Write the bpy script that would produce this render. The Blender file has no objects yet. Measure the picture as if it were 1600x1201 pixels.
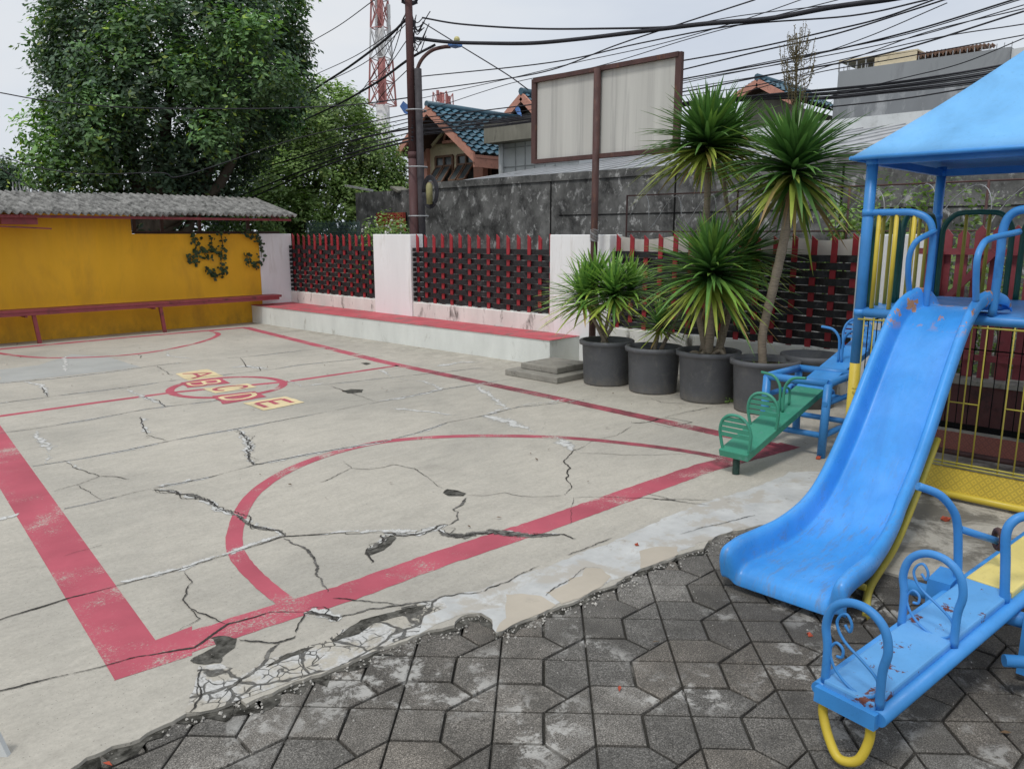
import bpy, math, random
from mathutils import Vector, Matrix, noise, geometry
random.seed(7)
PI=math.pi
rad=math.radians
sc=bpy.context.scene
col=sc.collection
# ------------------------------------------------------------------ survey helpers
F=1205.0; CH=1.6; PSI=rad(44.46); TH=math.atan(234.5/F)
fh=Vector((math.cos(PSI),math.sin(PSI),0)); RT=Vector((math.sin(PSI),-math.cos(PSI),0)); ZU=Vector((0,0,1))
FW=fh*math.cos(TH)-ZU*math.sin(TH); UP=fh*math.sin(TH)+ZU*math.cos(TH); CAM=Vector((0,0,CH))
def ray(x,y): return FW*F+RT*(x-800)-UP*(y-600.5)
def G(x,y,z=0.0):
    d=ray(x,y); return CAM+d*((z-CH)/d.z)
def PX(x,y,X):
    d=ray(x,y); return CAM+d*(X/d.x)
def PY(x,y,Y):
    d=ray(x,y); return CAM+d*(Y/d.y)
def PD(x,y,D):
    d=ray(x,y); return CAM+d*(D/d.dot(fh))
# ------------------------------------------------------------------ object helpers
def tag(o,label=None,cat=None,group=None,kind=None):
    if label: o['label']=label
    if cat: o['category']=cat
    if group: o['group']=group
    if kind: o['kind']=kind
    return o
def thing(name,label,cat,loc=(0,0,0),group=None):
    o=bpy.data.objects.new(name,None); o.empty_display_size=.1; col.objects.link(o); o.location=loc
    return tag(o,label,cat,group)
def wloc(o):
    v=Vector(o.location)
    while o.parent: o=o.parent; v=v+Vector(o.location)
    return v
class MB:
    def __init__(s): s.v=[]; s.f=[]; s.sm=[]; s.c=[]; s.cc=(1,1,1,1)
    def add(s,vs,fs,sm=False):
        n=len(s.v); s.v+= [Vector(p) for p in vs]
        for f in fs: s.f.append([i+n for i in f]); s.sm.append(sm); s.c.append(s.cc)
        return s
    def poly(s,pts,sm=False): return s.add(pts,[list(range(len(pts)))],sm)
    def box(s,a,b,sx=0,sm=False):
        x0,y0,z0=a; x1,y1,z1=b
        return s.add([(x0,y0,z0),(x1,y0,z0),(x1,y1,z0),(x0,y1,z0),(x0,y0,z1),(x1,y0,z1),(x1,y1,z1),(x0,y1,z1)],
            [(0,3,2,1),(4,5,6,7),(0,1,5,4),(1,2,6,5),(2,3,7,6),(3,0,4,7)],sm)
    def bar(s,a,b,w,h,upv=ZU):     # box of section w x h from a to b
        a=Vector(a); b=Vector(b); d=(b-a).normalized()
        r=d.cross(upv)
        if r.length<1e-4: r=d.cross(Vector((1,0,0)))
        r.normalize(); u=r.cross(d)
        vs=[]
        for p in (a,b):
            for i,j in ((-1,-1),(1,-1),(1,1),(-1,1)): vs.append(p+r*(i*w/2)+u*(j*h/2))
        return s.add(vs,[(0,1,2,3),(7,6,5,4),(0,4,5,1),(1,5,6,2),(2,6,7,3),(3,7,4,0)])
    def tube(s,pts,r,n=10,cap=True,rs=None,closed=False):
        pts=[Vector(p) for p in pts]; m=len(pts); vs=[]; fs=[]
        t0=None
        for i in range(m):
            a=pts[i-1] if (i>0 or closed) else pts[i]; b=pts[(i+1)%m] if (i<m-1 or closed) else pts[i]
            t=(b-a).normalized()
            if t0 is None:
                q=t.cross(ZU)
                if q.length<.05: q=t.cross(Vector((1,0,0)))
                q.normalize()
            else:
                q=(q-t*q.dot(t)); 
                if q.length<1e-5: q=t.cross(ZU)
                q.normalize()
            t0=t; w=t.cross(q); rr=rs[i] if rs else r
            for k in range(n):
                a_=2*PI*k/n; vs.append(pts[i]+q*(math.cos(a_)*rr)+w*(math.sin(a_)*rr))
        mm=m if closed else m-1
        for i in range(mm):
            for k in range(n):
                j=(i+1)%m
                fs.append((i*n+k,i*n+(k+1)%n,j*n+(k+1)%n,j*n+k))
        s.add(vs,fs,True)
        if cap and not closed:
            n0=len(s.v)-len(vs)
            s.f.append([n0+k for k in range(n)][::-1]); s.sm.append(False); s.c.append(s.cc)
            s.f.append([n0+(m-1)*n+k for k in range(n)]); s.sm.append(False); s.c.append(s.cc)
        return s
    def lathe(s,c,prof,n=40):
        vs=[];fs=[]; c=Vector(c); m=len(prof)
        for r,z in prof:
            for k in range(n): vs.append(c+Vector((math.cos(2*PI*k/n)*r,math.sin(2*PI*k/n)*r,z)))
        for i in range(m-1):
            for k in range(n): fs.append((i*n+k,i*n+(k+1)%n,(i+1)*n+(k+1)%n,(i+1)*n+k))
        return s.add(vs,fs,True)
    def prism(s,pts,z0,z1):
        n=len(pts); tris=geometry.tessellate_polygon([[Vector((p[0],p[1],0)) for p in pts]])
        vs=[(p[0],p[1],z1) for p in pts]+[(p[0],p[1],z0) for p in pts]
        fs=[]
        for t in tris:
            a,b,c=[Vector(pts[i][:2]) for i in t]
            cr=(b-a).cross(c-a)
            fs.append(t if cr>0 else t[::-1])
        for i in range(n): fs.append((i,(i+1)%n,(i+1)%n+n,i+n))
        return s.add(vs,fs)
    def flat(s,pts,z=None):
        tris=geometry.tessellate_polygon([[Vector((p[0],p[1],0)) for p in pts]])
        fs=[]
        for t in tris:
            a,b,c=[Vector(pts[i][:2]) for i in t]
            fs.append(t if (b-a).cross(c-a)>0 else t[::-1])
        return s.add([(p[0],p[1],(z if z is not None else p[2])) for p in pts],fs)
    def build(s,name,mat,parent=None,bevel=0,mods=None):
        me=bpy.data.meshes.new(name); off=wloc(parent) if parent else Vector((0,0,0))
        me.from_pydata([tuple(v-off) for v in s.v],[],[tuple(f) for f in s.f]); 
        me.polygons.foreach_set('use_smooth',s.sm)
        if any(c!=(1,1,1,1) for c in s.c):
            at=me.color_attributes.new('col','FLOAT_COLOR','CORNER'); buf=[]
            for p,c in zip(me.polygons,s.c): buf+=list(c)*p.loop_total
            at.data.foreach_set('color',buf)
        me.update()
        if mat: me.materials.append(mat)
        o=bpy.data.objects.new(name,me); col.objects.link(o)
        if parent: o.parent=parent
        if bevel:
            b=o.modifiers.new('bevel','BEVEL'); b.width=bevel; b.segments=2; b.limit_method='ANGLE'; b.angle_limit=rad(40)
        return o
def setting(name,mb,mat): o=mb.build(name,mat); o['kind']='structure'; return o
def spline(pts,n=6,closed=False):
    P=[Vector(p) for p in pts]; out=[]; m=len(P)
    rng=range(m if closed else m-1)
    for i in rng:
        p1=P[i]; p2=P[(i+1)%m]
        p0=P[i-1] if (i>0 or closed) else p1*2-p2
        p3=P[(i+2)%m] if (i<m-2 or closed) else p2*2-p1
        for k in range(n):
            t=k/n; out.append(.5*((2*p1)+(p2-p0)*t+(2*p0-5*p1+4*p2-p3)*t*t+(3*p1-p0-3*p2+p3)*t**3))
    if not closed: out.append(P[-1])
    return out
# ------------------------------------------------------------------ materials
def nodes(name):
    m=bpy.data.materials.new(name); m.use_nodes=True; nt=m.node_tree
    b=nt.nodes['Principled BSDF']; return m,nt,b
def N(nt,t,**k):
    n=nt.nodes.new(t)
    for a,v in k.items(): setattr(n,a,v)
    return n
def pos(nt,scale=(1,1,1),rot=(0,0,0)):
    g=N(nt,'ShaderNodeNewGeometry'); mp=N(nt,'ShaderNodeMapping'); mp.inputs['Scale'].default_value=scale; mp.inputs['Rotation'].default_value=rot
    nt.links.new(g.outputs['Position'],mp.inputs['Vector']); return mp.outputs[0]
def noi(nt,vec,scale,detail=5,rough=.6,dist=0):
    n=N(nt,'ShaderNodeTexNoise'); n.inputs['Scale'].default_value=scale; n.inputs['Detail'].default_value=detail; n.inputs['Roughness'].default_value=rough; n.inputs['Distortion'].default_value=dist
    nt.links.new(vec,n.inputs['Vector']); return n.outputs['Fac']
def ramp(nt,fac,stops,inter='LINEAR'):
    r=N(nt,'ShaderNodeValToRGB'); r.color_ramp.interpolation=inter; e=r.color_ramp.elements
    while len(e)<len(stops): e.new(.5)
    for i,(p,c) in enumerate(stops):
        e[i].position=p; e[i].color=(c,c,c,1) if isinstance(c,(int,float)) else (*c,1)
    nt.links.new(fac,r.inputs[0]); return r.outputs[0]
def mix(nt,fac,a,b,mode='MIX'):
    m=N(nt,'ShaderNodeMix',data_type='RGBA',blend_type=mode)
    if isinstance(fac,(int,float)): m.inputs[0].default_value=fac
    else: nt.links.new(fac,m.inputs[0])
    for v,i in ((a,6),(b,7)):
        if isinstance(v,tuple): m.inputs[i].default_value=(*v,1)
        else: nt.links.new(v,m.inputs[i])
    return m.outputs[2]
def mathn(nt,op,a,b=0.0,clamp=False):
    m=N(nt,'ShaderNodeMath',operation=op); m.use_clamp=clamp
    for v,i in ((a,0),(b,1)):
        if isinstance(v,(int,float)): m.inputs[i].default_value=v
        else: nt.links.new(v,m.inputs[i])
    return m.outputs[0]
def bumpn(nt,b,h,strength=.3,dist=.01):
    u=N(nt,'ShaderNodeBump'); u.inputs['Strength'].default_value=strength; u.inputs['Distance'].default_value=dist
    nt.links.new(h,u.inputs['Height']); nt.links.new(u.outputs[0],b.inputs['Normal'])
def sc_(c,k): return tuple(min(1,x*k) for x in c)
def paint(name,c,var=.25,scale=3,rough=.5,dirt=None,dscale=4,dth=(.55,.7),stretch=(1,1,1),bump=.2,bscale=40,metal=0,spec=.5,chips=None,cth=(.66,.68),cscale=9):
    m,nt,b=nodes(name); v=pos(nt,stretch)
    cl=ramp(nt,noi(nt,v,scale,6),[(.3,sc_(c,1-var)),(.7,sc_(c,1+var*.5))])
    if dirt: cl=mix(nt,ramp(nt,noi(nt,v,dscale,8,.7,.3),[(dth[0],0.0),(dth[1],1.0)]),cl,dirt)
    if chips: cl=mix(nt,ramp(nt,noi(nt,pos(nt),cscale,8,.75,.2),[(cth[0],0.0),(cth[1],1.0)]),cl,chips)
    nt.links.new(cl,b.inputs['Base Color']); b.inputs['Metallic'].default_value=metal; b.inputs['Specular IOR Level'].default_value=spec
    nt.links.new(ramp(nt,noi(nt,v,scale*3,4),[(.3,max(0,rough-.12)),(.7,min(1,rough+.15))]),b.inputs['Roughness'])
    if bump: bumpn(nt,b,noi(nt,pos(nt),bscale,6,.65),bump,.004)
    return m
CONC=(.355,.342,.312)
def concrete_color(nt):
    v=pos(nt); vs=pos(nt,(1.3,3.2,1))
    a=ramp(nt,noi(nt,v,.55,7,.6,.4),[(.3,(.285,.277,.256)),(.5,CONC),(.72,(.405,.388,.352))])
    a=mix(nt,.5,a,ramp(nt,noi(nt,vs,3.2,10,.78),[(.25,.5),(.5,.8),(.75,1.05)]),'MULTIPLY')
    a=mix(nt,.8,a,ramp(nt,noi(nt,v,42,10,.85),[(.3,.72),(.5,.98),(.7,1.2)]),'MULTIPLY')
    a=mix(nt,ramp(nt,noi(nt,v,1.7,9,.75,.2),[(.55,0.0),(.75,.5)]),a,(.19,.18,.165))
    a=mix(nt,ramp(nt,noi(nt,pos(nt,(1,1,1),(0,0,.9)),26,10,.8),[(.62,0.0),(.72,.6)]),a,(.14,.133,.12))
    a=mix(nt,ramp(nt,noi(nt,v,110,3,.6),[(.64,0.0),(.7,.85)]),a,(.10,.096,.09))
    a=mix(nt,ramp(nt,noi(nt,pos(nt,(1.5,7,1),(0,0,.35)),9,10,.85,.3),[(.6,0.0),(.68,.4)]),a,(.56,.55,.52))
    a=mix(nt,ramp(nt,noi(nt,v,1.1,10,.8,.6),[(.56,0.0),(.7,.42)]),a,(.23,.22,.2))
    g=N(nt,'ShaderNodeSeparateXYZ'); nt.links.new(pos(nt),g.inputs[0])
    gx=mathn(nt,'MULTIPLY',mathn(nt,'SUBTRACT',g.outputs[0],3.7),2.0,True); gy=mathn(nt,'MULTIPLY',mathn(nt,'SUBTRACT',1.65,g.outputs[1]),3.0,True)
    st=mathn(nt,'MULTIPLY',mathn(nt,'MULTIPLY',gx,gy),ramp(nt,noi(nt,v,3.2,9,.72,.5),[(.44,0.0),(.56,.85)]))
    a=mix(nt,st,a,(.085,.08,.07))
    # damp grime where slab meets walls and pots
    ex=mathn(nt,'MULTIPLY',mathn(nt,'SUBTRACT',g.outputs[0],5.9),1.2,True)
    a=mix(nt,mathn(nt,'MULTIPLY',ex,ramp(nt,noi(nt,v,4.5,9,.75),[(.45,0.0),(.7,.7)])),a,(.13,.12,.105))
    return a
def m_concrete():
    m,nt,b=nodes('court_concrete'); v=pos(nt)
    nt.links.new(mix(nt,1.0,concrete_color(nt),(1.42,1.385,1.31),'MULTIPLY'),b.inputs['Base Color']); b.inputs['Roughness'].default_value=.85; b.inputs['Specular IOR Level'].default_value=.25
    bumpn(nt,b,noi(nt,v,35,10,.75),.5,.004); return m
def m_court_paint(name,c,wear=.598,grime=.0):
    m,nt,b=nodes(name); v=pos(nt)
    cl=ramp(nt,noi(nt,v,2.5,6),[(.3,sc_(c,.8)),(.7,sc_(c,1.1))])
    g=N(nt,'ShaderNodeSeparateXYZ'); ge=N(nt,'ShaderNodeNewGeometry'); nt.links.new(ge.outputs['Position'],g.inputs[0])
    # grime builds up towards the planted side of the court
    gx=mathn(nt,'MULTIPLY',mathn(nt,'SUBTRACT',g.outputs[0],4.2),.5,True)
    gy=mathn(nt,'MULTIPLY',mathn(nt,'SUBTRACT',7.8,g.outputs[1]),.35,True)
    gm=mathn(nt,'MULTIPLY',gx,gy)
    gn=ramp(nt,noi(nt,v,3.5,9,.8,.4),[(.34,0.0),(.56,1.0)])
    cl=mix(nt,mathn(nt,'MULTIPLY',mathn(nt,'MULTIPLY',mathn(nt,'MULTIPLY',gm,3.0,True),gn),.82),cl,(.10,.045,.048))
    w=ramp(nt,mathn(nt,'ADD',mathn(nt,'MULTIPLY',noi(nt,v,2.6,5,.6),.5),mathn(nt,'MULTIPLY',noi(nt,v,75,9,.85,.3),.6)),[(wear,0.0),(wear+.05,1.0)])
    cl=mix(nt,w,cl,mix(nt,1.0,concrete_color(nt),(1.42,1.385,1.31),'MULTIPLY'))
    nt.links.new(cl,b.inputs['Base Color']); b.inputs['Roughness'].default_value=.75; b.inputs['Specular IOR Level'].default_value=.3
    bumpn(nt,b,noi(nt,v,60,8,.7),.3,.003); return m
def m_crazed():
    m,nt,b=nodes('crazed_cement'); v=pos(nt)
    def vor(scale):
        d=N(nt,'ShaderNodeTexNoise'); d.inputs['Scale'].default_value=9; nt.links.new(v,d.inputs['Vector'])
        mv=N(nt,'ShaderNodeMix',data_type='RGBA',blend_type='LINEAR_LIGHT'); mv.inputs[0].default_value=.05
        nt.links.new(v,mv.inputs[6]); nt.links.new(d.outputs['Color'],mv.inputs[7])
        t=N(nt,'ShaderNodeTexVoronoi',feature='DISTANCE_TO_EDGE'); t.inputs['Scale'].default_value=scale; nt.links.new(mv.outputs[2],t.inputs['Vector']); return t.outputs['Distance']
    wn=mathn(nt,'MULTIPLY',mathn(nt,'SUBTRACT',noi(nt,v,14,8,.75),.5),.075)
    big=ramp(nt,mathn(nt,'SUBTRACT',vor(4.6),wn),[(.0,1.0),(.02,1.0),(.038,0.0)])
    sm=ramp(nt,mathn(nt,'ADD',vor(17),wn),[(.0,1.0),(.018,.9),(.045,0.0)])
    zone=ramp(nt,noi(nt,v,5,4),[(.47,0.0),(.53,1.0)])
    base=mix(nt,1.0,concrete_color(nt),(1.42,1.37,1.27),'MULTIPLY')
    cl=mix(nt,ramp(nt,noi(nt,v,5.5,9,.7),[(.47,0.0),(.55,1.0)]),base,mix(nt,ramp(nt,noi(nt,v,60,6,.7),[(.35,0.0),(.65,1.0)]),(.40,.395,.375),(.58,.575,.555)))
    cr=mathn(nt,'MAXIMUM',big,mathn(nt,'MULTIPLY',sm,zone))
    cl=mix(nt,mathn(nt,'MULTIPLY',cr,.9),cl,mix(nt,ramp(nt,noi(nt,v,45,6,.7),[(.4,0.0),(.65,1.0)]),(.03,.028,.025),(.13,.125,.11)))
    cl=mix(nt,ramp(nt,noi(nt,v,6,10,.8),[(.58,0.0),(.62,.9)]),cl,mix(nt,ramp(nt,noi(nt,v,50,6,.7),[(.4,0.0),(.62,1.0)]),(.05,.047,.042),(.26,.25,.23)))
    nt.links.new(cl,b.inputs['Base Color']); b.inputs['Roughness'].default_value=.9
    bumpn(nt,b,mathn(nt,'SUBTRACT',1.0,cr),.8,.01); return m
def m_paver():
    m,nt,b=nodes('paver_stone'); v=pos(nt)
    r=N(nt,'ShaderNodeAttribute'); r.attribute_name='col'
    cl=ramp(nt,noi(nt,v,210,4,.75),[(.34,(.026,.025,.023)),(.48,(.11,.105,.096)),(.58,(.20,.192,.176)),(.68,(.38,.365,.34))])
    cl=mix(nt,1.0,cl,r.outputs['Color'],'MULTIPLY')
    cl=mix(nt,1.0,cl,ramp(nt,noi(nt,v,1.6,7,.7,.3),[(.3,.75),(.7,1.45)]),'MULTIPLY')
    # dirt film towards the shaded play area
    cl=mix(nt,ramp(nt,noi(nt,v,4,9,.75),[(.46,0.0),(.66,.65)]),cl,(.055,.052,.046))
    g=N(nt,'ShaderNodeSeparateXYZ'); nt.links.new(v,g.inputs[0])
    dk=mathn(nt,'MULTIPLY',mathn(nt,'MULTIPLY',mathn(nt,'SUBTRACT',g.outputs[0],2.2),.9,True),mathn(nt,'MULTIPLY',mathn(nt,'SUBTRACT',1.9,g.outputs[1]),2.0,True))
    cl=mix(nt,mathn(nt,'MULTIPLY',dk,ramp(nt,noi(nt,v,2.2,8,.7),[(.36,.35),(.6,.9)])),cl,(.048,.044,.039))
    # old mortar splashes
    sp=mathn(nt,'MULTIPLY',ramp(nt,noi(nt,v,2.1,3,.5),[(.5,0.0),(.62,1.0)]),ramp(nt,noi(nt,v,9,10,.78,.3),[(.5,0.0),(.57,1.0)]))
    cl=mix(nt,mathn(nt,'MULTIPLY',sp,.75),cl,(.48,.47,.44))
    nt.links.new(cl,b.inputs['Base Color']); b.inputs['Roughness'].default_value=.88; b.inputs['Specular IOR Level'].default_value=.3
    bumpn(nt,b,noi(nt,v,260,4,.7),.6,.003); return m
def m_leaf(name,dark,light,yellow,trans=.25,rough=.5):
    m,nt,b=nodes(name)
    a=N(nt,'ShaderNodeAttribute'); a.attribute_name='col'
    g=N(nt,'ShaderNodeNewGeometry')
    cl=ramp(nt,g.outputs['Random Per Island'],[(.0,dark),(.6,light),(.93,light),(1.0,yellow)])
    cl=mix(nt,1.0,cl,a.outputs['Color'],'MULTIPLY')
    nt.links.new(cl,b.inputs['Base Color']); b.inputs['Roughness'].default_value=rough; b.inputs['Specular IOR Level'].default_value=.35
    t=N(nt,'ShaderNodeBsdfTranslucent'); nt.links.new(mix(nt,1.0,cl,(1.2,1.4,.5),'MULTIPLY'),t.inputs[0])
    ms=N(nt,'ShaderNodeMixShader'); ms.inputs[0].default_value=trans
    out=nt.nodes['Material Output']; nt.links.new(b.outputs[0],ms.inputs[1]); nt.links.new(t.outputs[0],ms.inputs[2]); nt.links.new(ms.outputs[0],out.inputs[0]); return m
def m_blade(name):
    m,nt,b=nodes(name); a=N(nt,'ShaderNodeAttribute'); a.attribute_name='col'
    g=N(nt,'ShaderNodeNewGeometry')
    k=ramp(nt,g.outputs['Random Per Island'],[(0,.75),(1,1.25)])
    cl=mix(nt,1.0,a.outputs['Color'],k,'MULTIPLY'); nt.links.new(cl,b.inputs['Base Color']); b.inputs['Roughness'].default_value=.38
    t=N(nt,'ShaderNodeBsdfTranslucent'); nt.links.new(cl,t.inputs[0]); ms=N(nt,'ShaderNodeMixShader'); ms.inputs[0].default_value=.2
    out=nt.nodes['Material Output']; nt.links.new(b.outputs[0],ms.inputs[1]); nt.links.new(t.outputs[0],ms.inputs[2]); nt.links.new(ms.outputs[0],out.inputs[0]); return m
def m_soft(name,c1,c2,nscale,amp,lo,hi,rough=.9):
    m,nt,b=nodes(name); v=pos(nt); a=N(nt,'ShaderNodeAttribute'); a.attribute_name='edge'
    nt.links.new(ramp(nt,noi(nt,v,18,8,.7),[(.35,c1),(.65,c2)]),b.inputs['Base Color']); b.inputs['Roughness'].default_value=rough; b.inputs['Specular IOR Level'].default_value=.15
    k=mathn(nt,'ADD',a.outputs['Fac'],mathn(nt,'MULTIPLY',mathn(nt,'SUBTRACT',noi(nt,v,nscale,10,.75,.2),.5),amp))
    msk=ramp(nt,k,[(lo,0.0),(hi,1.0)]); t=N(nt,'ShaderNodeBsdfTransparent'); ms=N(nt,'ShaderNodeMixShader'); nt.links.new(msk,ms.inputs[0]); nt.links.new(t.outputs[0],ms.inputs[1]); nt.links.new(b.outputs[0],ms.inputs[2]); nt.links.new(ms.outputs[0],nt.nodes['Material Output'].inputs[0]); return m
RED=(.46,.095,.13)
M={}
M['conc']=m_concrete()
M['red_line']=m_court_paint('worn_red_court_paint',RED)
M['cream_line']=m_court_paint('cream_court_paint',(.74,.61,.36),.60)
M['mortar']=paint('pale_mortar',(.62,.62,.60),.2,8,.9,dirt=(.40,.37,.32),dscale=14,dth=(.48,.6),bscale=80,spec=.2)
M['whitewash']=paint('whitewash_smear',(.52,.525,.51),.22,5,.9,dirt=(.43,.405,.36),dscale=3.4,dth=(.50,.57),bscale=60,spec=.2,chips=(.27,.255,.23),cscale=8,cth=(.61,.68))
M['beige']=paint('beige_cement',(.47,.42,.345),.12,3,.85,dirt=(.40,.36,.3),dscale=8,dth=(.6,.75),spec=.2)
M['bluegrey']=paint('bluegrey_patch',(.40,.405,.385),.12,2,.85,spec=.2)
M['crack']=paint('crack_dark',(.035,.033,.03),.4,40,.95,dirt=(.12,.11,.1),dscale=40,dth=(.5,.7),spec=.1)
M['rubble']=paint('broken_rubble',(.13,.125,.11),.5,30,.95,dirt=(.025,.024,.02),dscale=14,dth=(.42,.6),bump=1,spec=.1,chips=(.4,.38,.34),cscale=45,cth=(.62,.66))
M['crazed']=m_crazed()
M['soft_crack']=m_soft('frayed_crack',(.02,.019,.017),(.08,.075,.068),38,1.6,.40,.52)  # near-black crack strips with frayed edges
M['soft_wide']=m_soft('crumbled_crack',(.02,.019,.017),(.24,.23,.21),34,2.0,.36,.5)
M['soft_mortar']=m_soft('frayed_mortar',(.62,.62,.60),(.47,.465,.44),16,2.2,.52,.72)
M['soft_stain']=m_soft('court_stain',(.20,.185,.16),(.26,.24,.21),6,1.5,.5,1.6)
M['paver']=m_paver()
M['joint']=paint('joint_sand',(.035,.033,.028),.4,20,.95,dirt=(.05,.055,.03),dscale=6,spec=.1)
M['asphalt']=paint('asphalt',(.06,.06,.062),.3,6,.9,bump=.5,bscale=150,spec=.2)
M['earth']=paint('earth',(.11,.10,.08),.4,2,.95,dirt=(.06,.08,.03),dscale=1,spec=.1)
M['ochre']=paint('ochre_wall_paint',(.80,.43,.03),.14,1.2,.75,dirt=(.52,.27,.035),dscale=1.3,dth=(.5,.8),stretch=(1,1,.35),bump=.3,bscale=25,chips=(.27,.14,.05),cscale=2.2,cth=(.72,.8),spec=.25)
M['white']=paint('whitewashed_masonry',(.86,.87,.87),.1,1.5,.8,dirt=(.58,.565,.52),dscale=3,dth=(.53,.76),stretch=(1.4,1.4,.25),bump=.35,bscale=25,spec=.25)
M['white_stain']=paint('stained_white_masonry',(.78,.775,.73),.15,2,.85,dirt=(.12,.115,.10),dscale=3.2,dth=(.56,.68),stretch=(1.6,1.6,.5),bump=.5,bscale=30,spec=.2)
M['white_bench']=paint('bench_white',(.72,.745,.71),.12,2,.85,dirt=(.33,.32,.27),dscale=3,dth=(.58,.74),stretch=(1.5,1.5,.6),bump=.5,bscale=30,spec=.2)
M['red_top']=paint('bench_red_top',(.55,.12,.14),.22,2.5,.75,dirt=(.22,.15,.14),dscale=3.5,dth=(.52,.66),chips=(.5,.42,.38),cscale=14,cth=(.64,.7),spec=.25)
M['slat_red']=paint('red_slat_paint',(.34,.022,.032),.25,12,.6,dirt=(.08,.02,.02),dscale=9,dth=(.6,.75))
M['band']=paint('black_rubber_band',(.012,.012,.014),.3,14,.6,dirt=(.05,.05,.052),dscale=9)
M['maroon']=paint('maroon_steel_paint',(.27,.05,.06),.2,6,.55,dirt=(.09,.03,.03),dscale=5)
M['asb']=paint('weathered_fibre_cement',(.30,.295,.28),.4,9,.95,dirt=(.07,.07,.066),dscale=12,dth=(.42,.66),stretch=(1,.6,1),bump=.5,spec=.1)
M['grimy']=paint('black_stained_render',(.18,.18,.174),.5,3.5,.95,dirt=(.42,.42,.41),dscale=6,dth=(.55,.61),stretch=(1,1,.75),bump=.7,bscale=12,spec=.15,chips=(.032,.032,.032),cscale=1.6,cth=(.46,.66))
M['brick_vent']=paint('red_brick',(.40,.07,.045),.25,12,.85)
M['dark']=paint('dark_void',(.012,.012,.012),.2,5,.9,spec=.1)
M['pot']=paint('dark_grey_plastic_pot',(.105,.11,.12),.18,5,.55,dirt=(.20,.20,.195),dscale=6,dth=(.55,.85),bump=.08)
M['soil_leaf']=paint('dry_leaf_brown',(.13,.08,.04),.4,20,.9)
M['soil']=paint('potting_soil',(.06,.047,.035),.5,30,.95,bump=1,bscale=70,spec=.1)
M['bark']=paint('grey_bark',(.30,.25,.19),.3,20,.9,stretch=(1,1,6),bump=1,bscale=50,dirt=(.12,.09,.06),dscale=12,spec=.15)
M['tree_bark']=paint('tree_bark',(.09,.075,.06),.35,6,.95,stretch=(1,1,.3),bump=1,bscale=30,spec=.1)
M['blade']=m_blade('sword_leaf')
M['leaf1']=m_leaf('dark_tree_leaf',(.05,.10,.06),(.125,.205,.115),(.36,.45,.08))
M['leaf2']=m_leaf('mid_tree_leaf',(.11,.19,.055),(.26,.39,.12),(.42,.48,.13))
M['vine']=m_leaf('vine_leaf',(.022,.04,.016),(.045,.08,.03),(.05,.07,.02),.1)
M['rust']=paint('rusty_brown_steel',(.085,.04,.036),.3,8,.7,dirt=(.16,.07,.04),dscale=7,dth=(.58,.7),stretch=(1,1,.4))
M['pole']=paint('weathered_maroon_pole',(.085,.04,.04),.3,4,.75,dirt=(.14,.05,.04),dscale=2,stretch=(1,1,.3))
M['pole2']=paint('grey_steel_pole',(.05,.045,.05),.3,6,.75)
M['board']=paint('weathered_board',(.56,.555,.52),.12,2,.8,dirt=(.36,.355,.34),dscale=2.2,dth=(.5,.68),stretch=(4,4,.12),bump=.1,spec=.2,chips=(.30,.235,.14),cscale=2,cth=(.68,.8))
M['cable']=paint('cable_black',(.018,.018,.025),.2,5,.7)
def m_teal():
    m,nt,b=nodes('teal_roof_tile'); v=pos(nt)
    a=N(nt,'ShaderNodeAttribute'); a.attribute_name='col'
    cl=mix(nt,1.0,ramp(nt,noi(nt,v,2,6,.7),[(.3,(.035,.085,.12)),(.7,(.075,.175,.24))]),a.outputs['Color'],'MULTIPLY')
    nt.links.new(cl,b.inputs['Base Color']); b.inputs['Roughness'].default_value=.35; return m
M['teal']=m_teal()
M['salmon']=paint('salmon_paint',(.56,.27,.20),.15,3,.8,dirt=(.30,.14,.11),dscale=4)
M['cream']=paint('cream_wall',(.72,.62,.43),.12,2,.85,dirt=(.4,.34,.24),dscale=3)
M['soffit']=paint('brown_soffit',(.075,.04,.03),.3,5,.8)
M['frame_brown']=paint('brown_wood_frame',(.20,.11,.07),.3,8,.7)
M['glass']=paint('dim_glass',(.10,.115,.12),.3,3,.15,bump=0)
M['grey_bldg']=paint('grey_render_building',(.32,.335,.345),.12,.4,.9,dirt=(.19,.195,.205),dscale=.8,dth=(.5,.7),stretch=(1,1,.4),bump=.3,bscale=4,spec=.2)
M['grey_bldg2']=paint('streaky_cement_building',(.28,.295,.31),.14,.8,.9,dirt=(.44,.455,.47),dscale=2.2,dth=(.5,.66),stretch=(1,1,.5),bump=.3,bscale=4,spec=.2)
M['slab']=paint('mossy_concrete_slab',(.25,.24,.20),.3,3,.95,dirt=(.07,.07,.06),dscale=3,stretch=(1,1,.3),spec=.1)
M['panel_white']=paint('offwhite_panels',(.62,.64,.64),.12,1.5,.7,dirt=(.45,.46,.45),dscale=2)
M['metal_roof']=paint('pale_metal_roof',(.42,.43,.44),.15,1,.6,dirt=(.26,.26,.26),dscale=1.5,stretch=(1,3,1),spec=.3)
M['tw_red']=paint('hazed_tower_red',(.42,.17,.16),.15,1,.7)  # red paled so the paint colour carries the distance haze
M['tw_white']=paint('tower_white',(.62,.62,.62),.1,1,.7)
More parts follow.
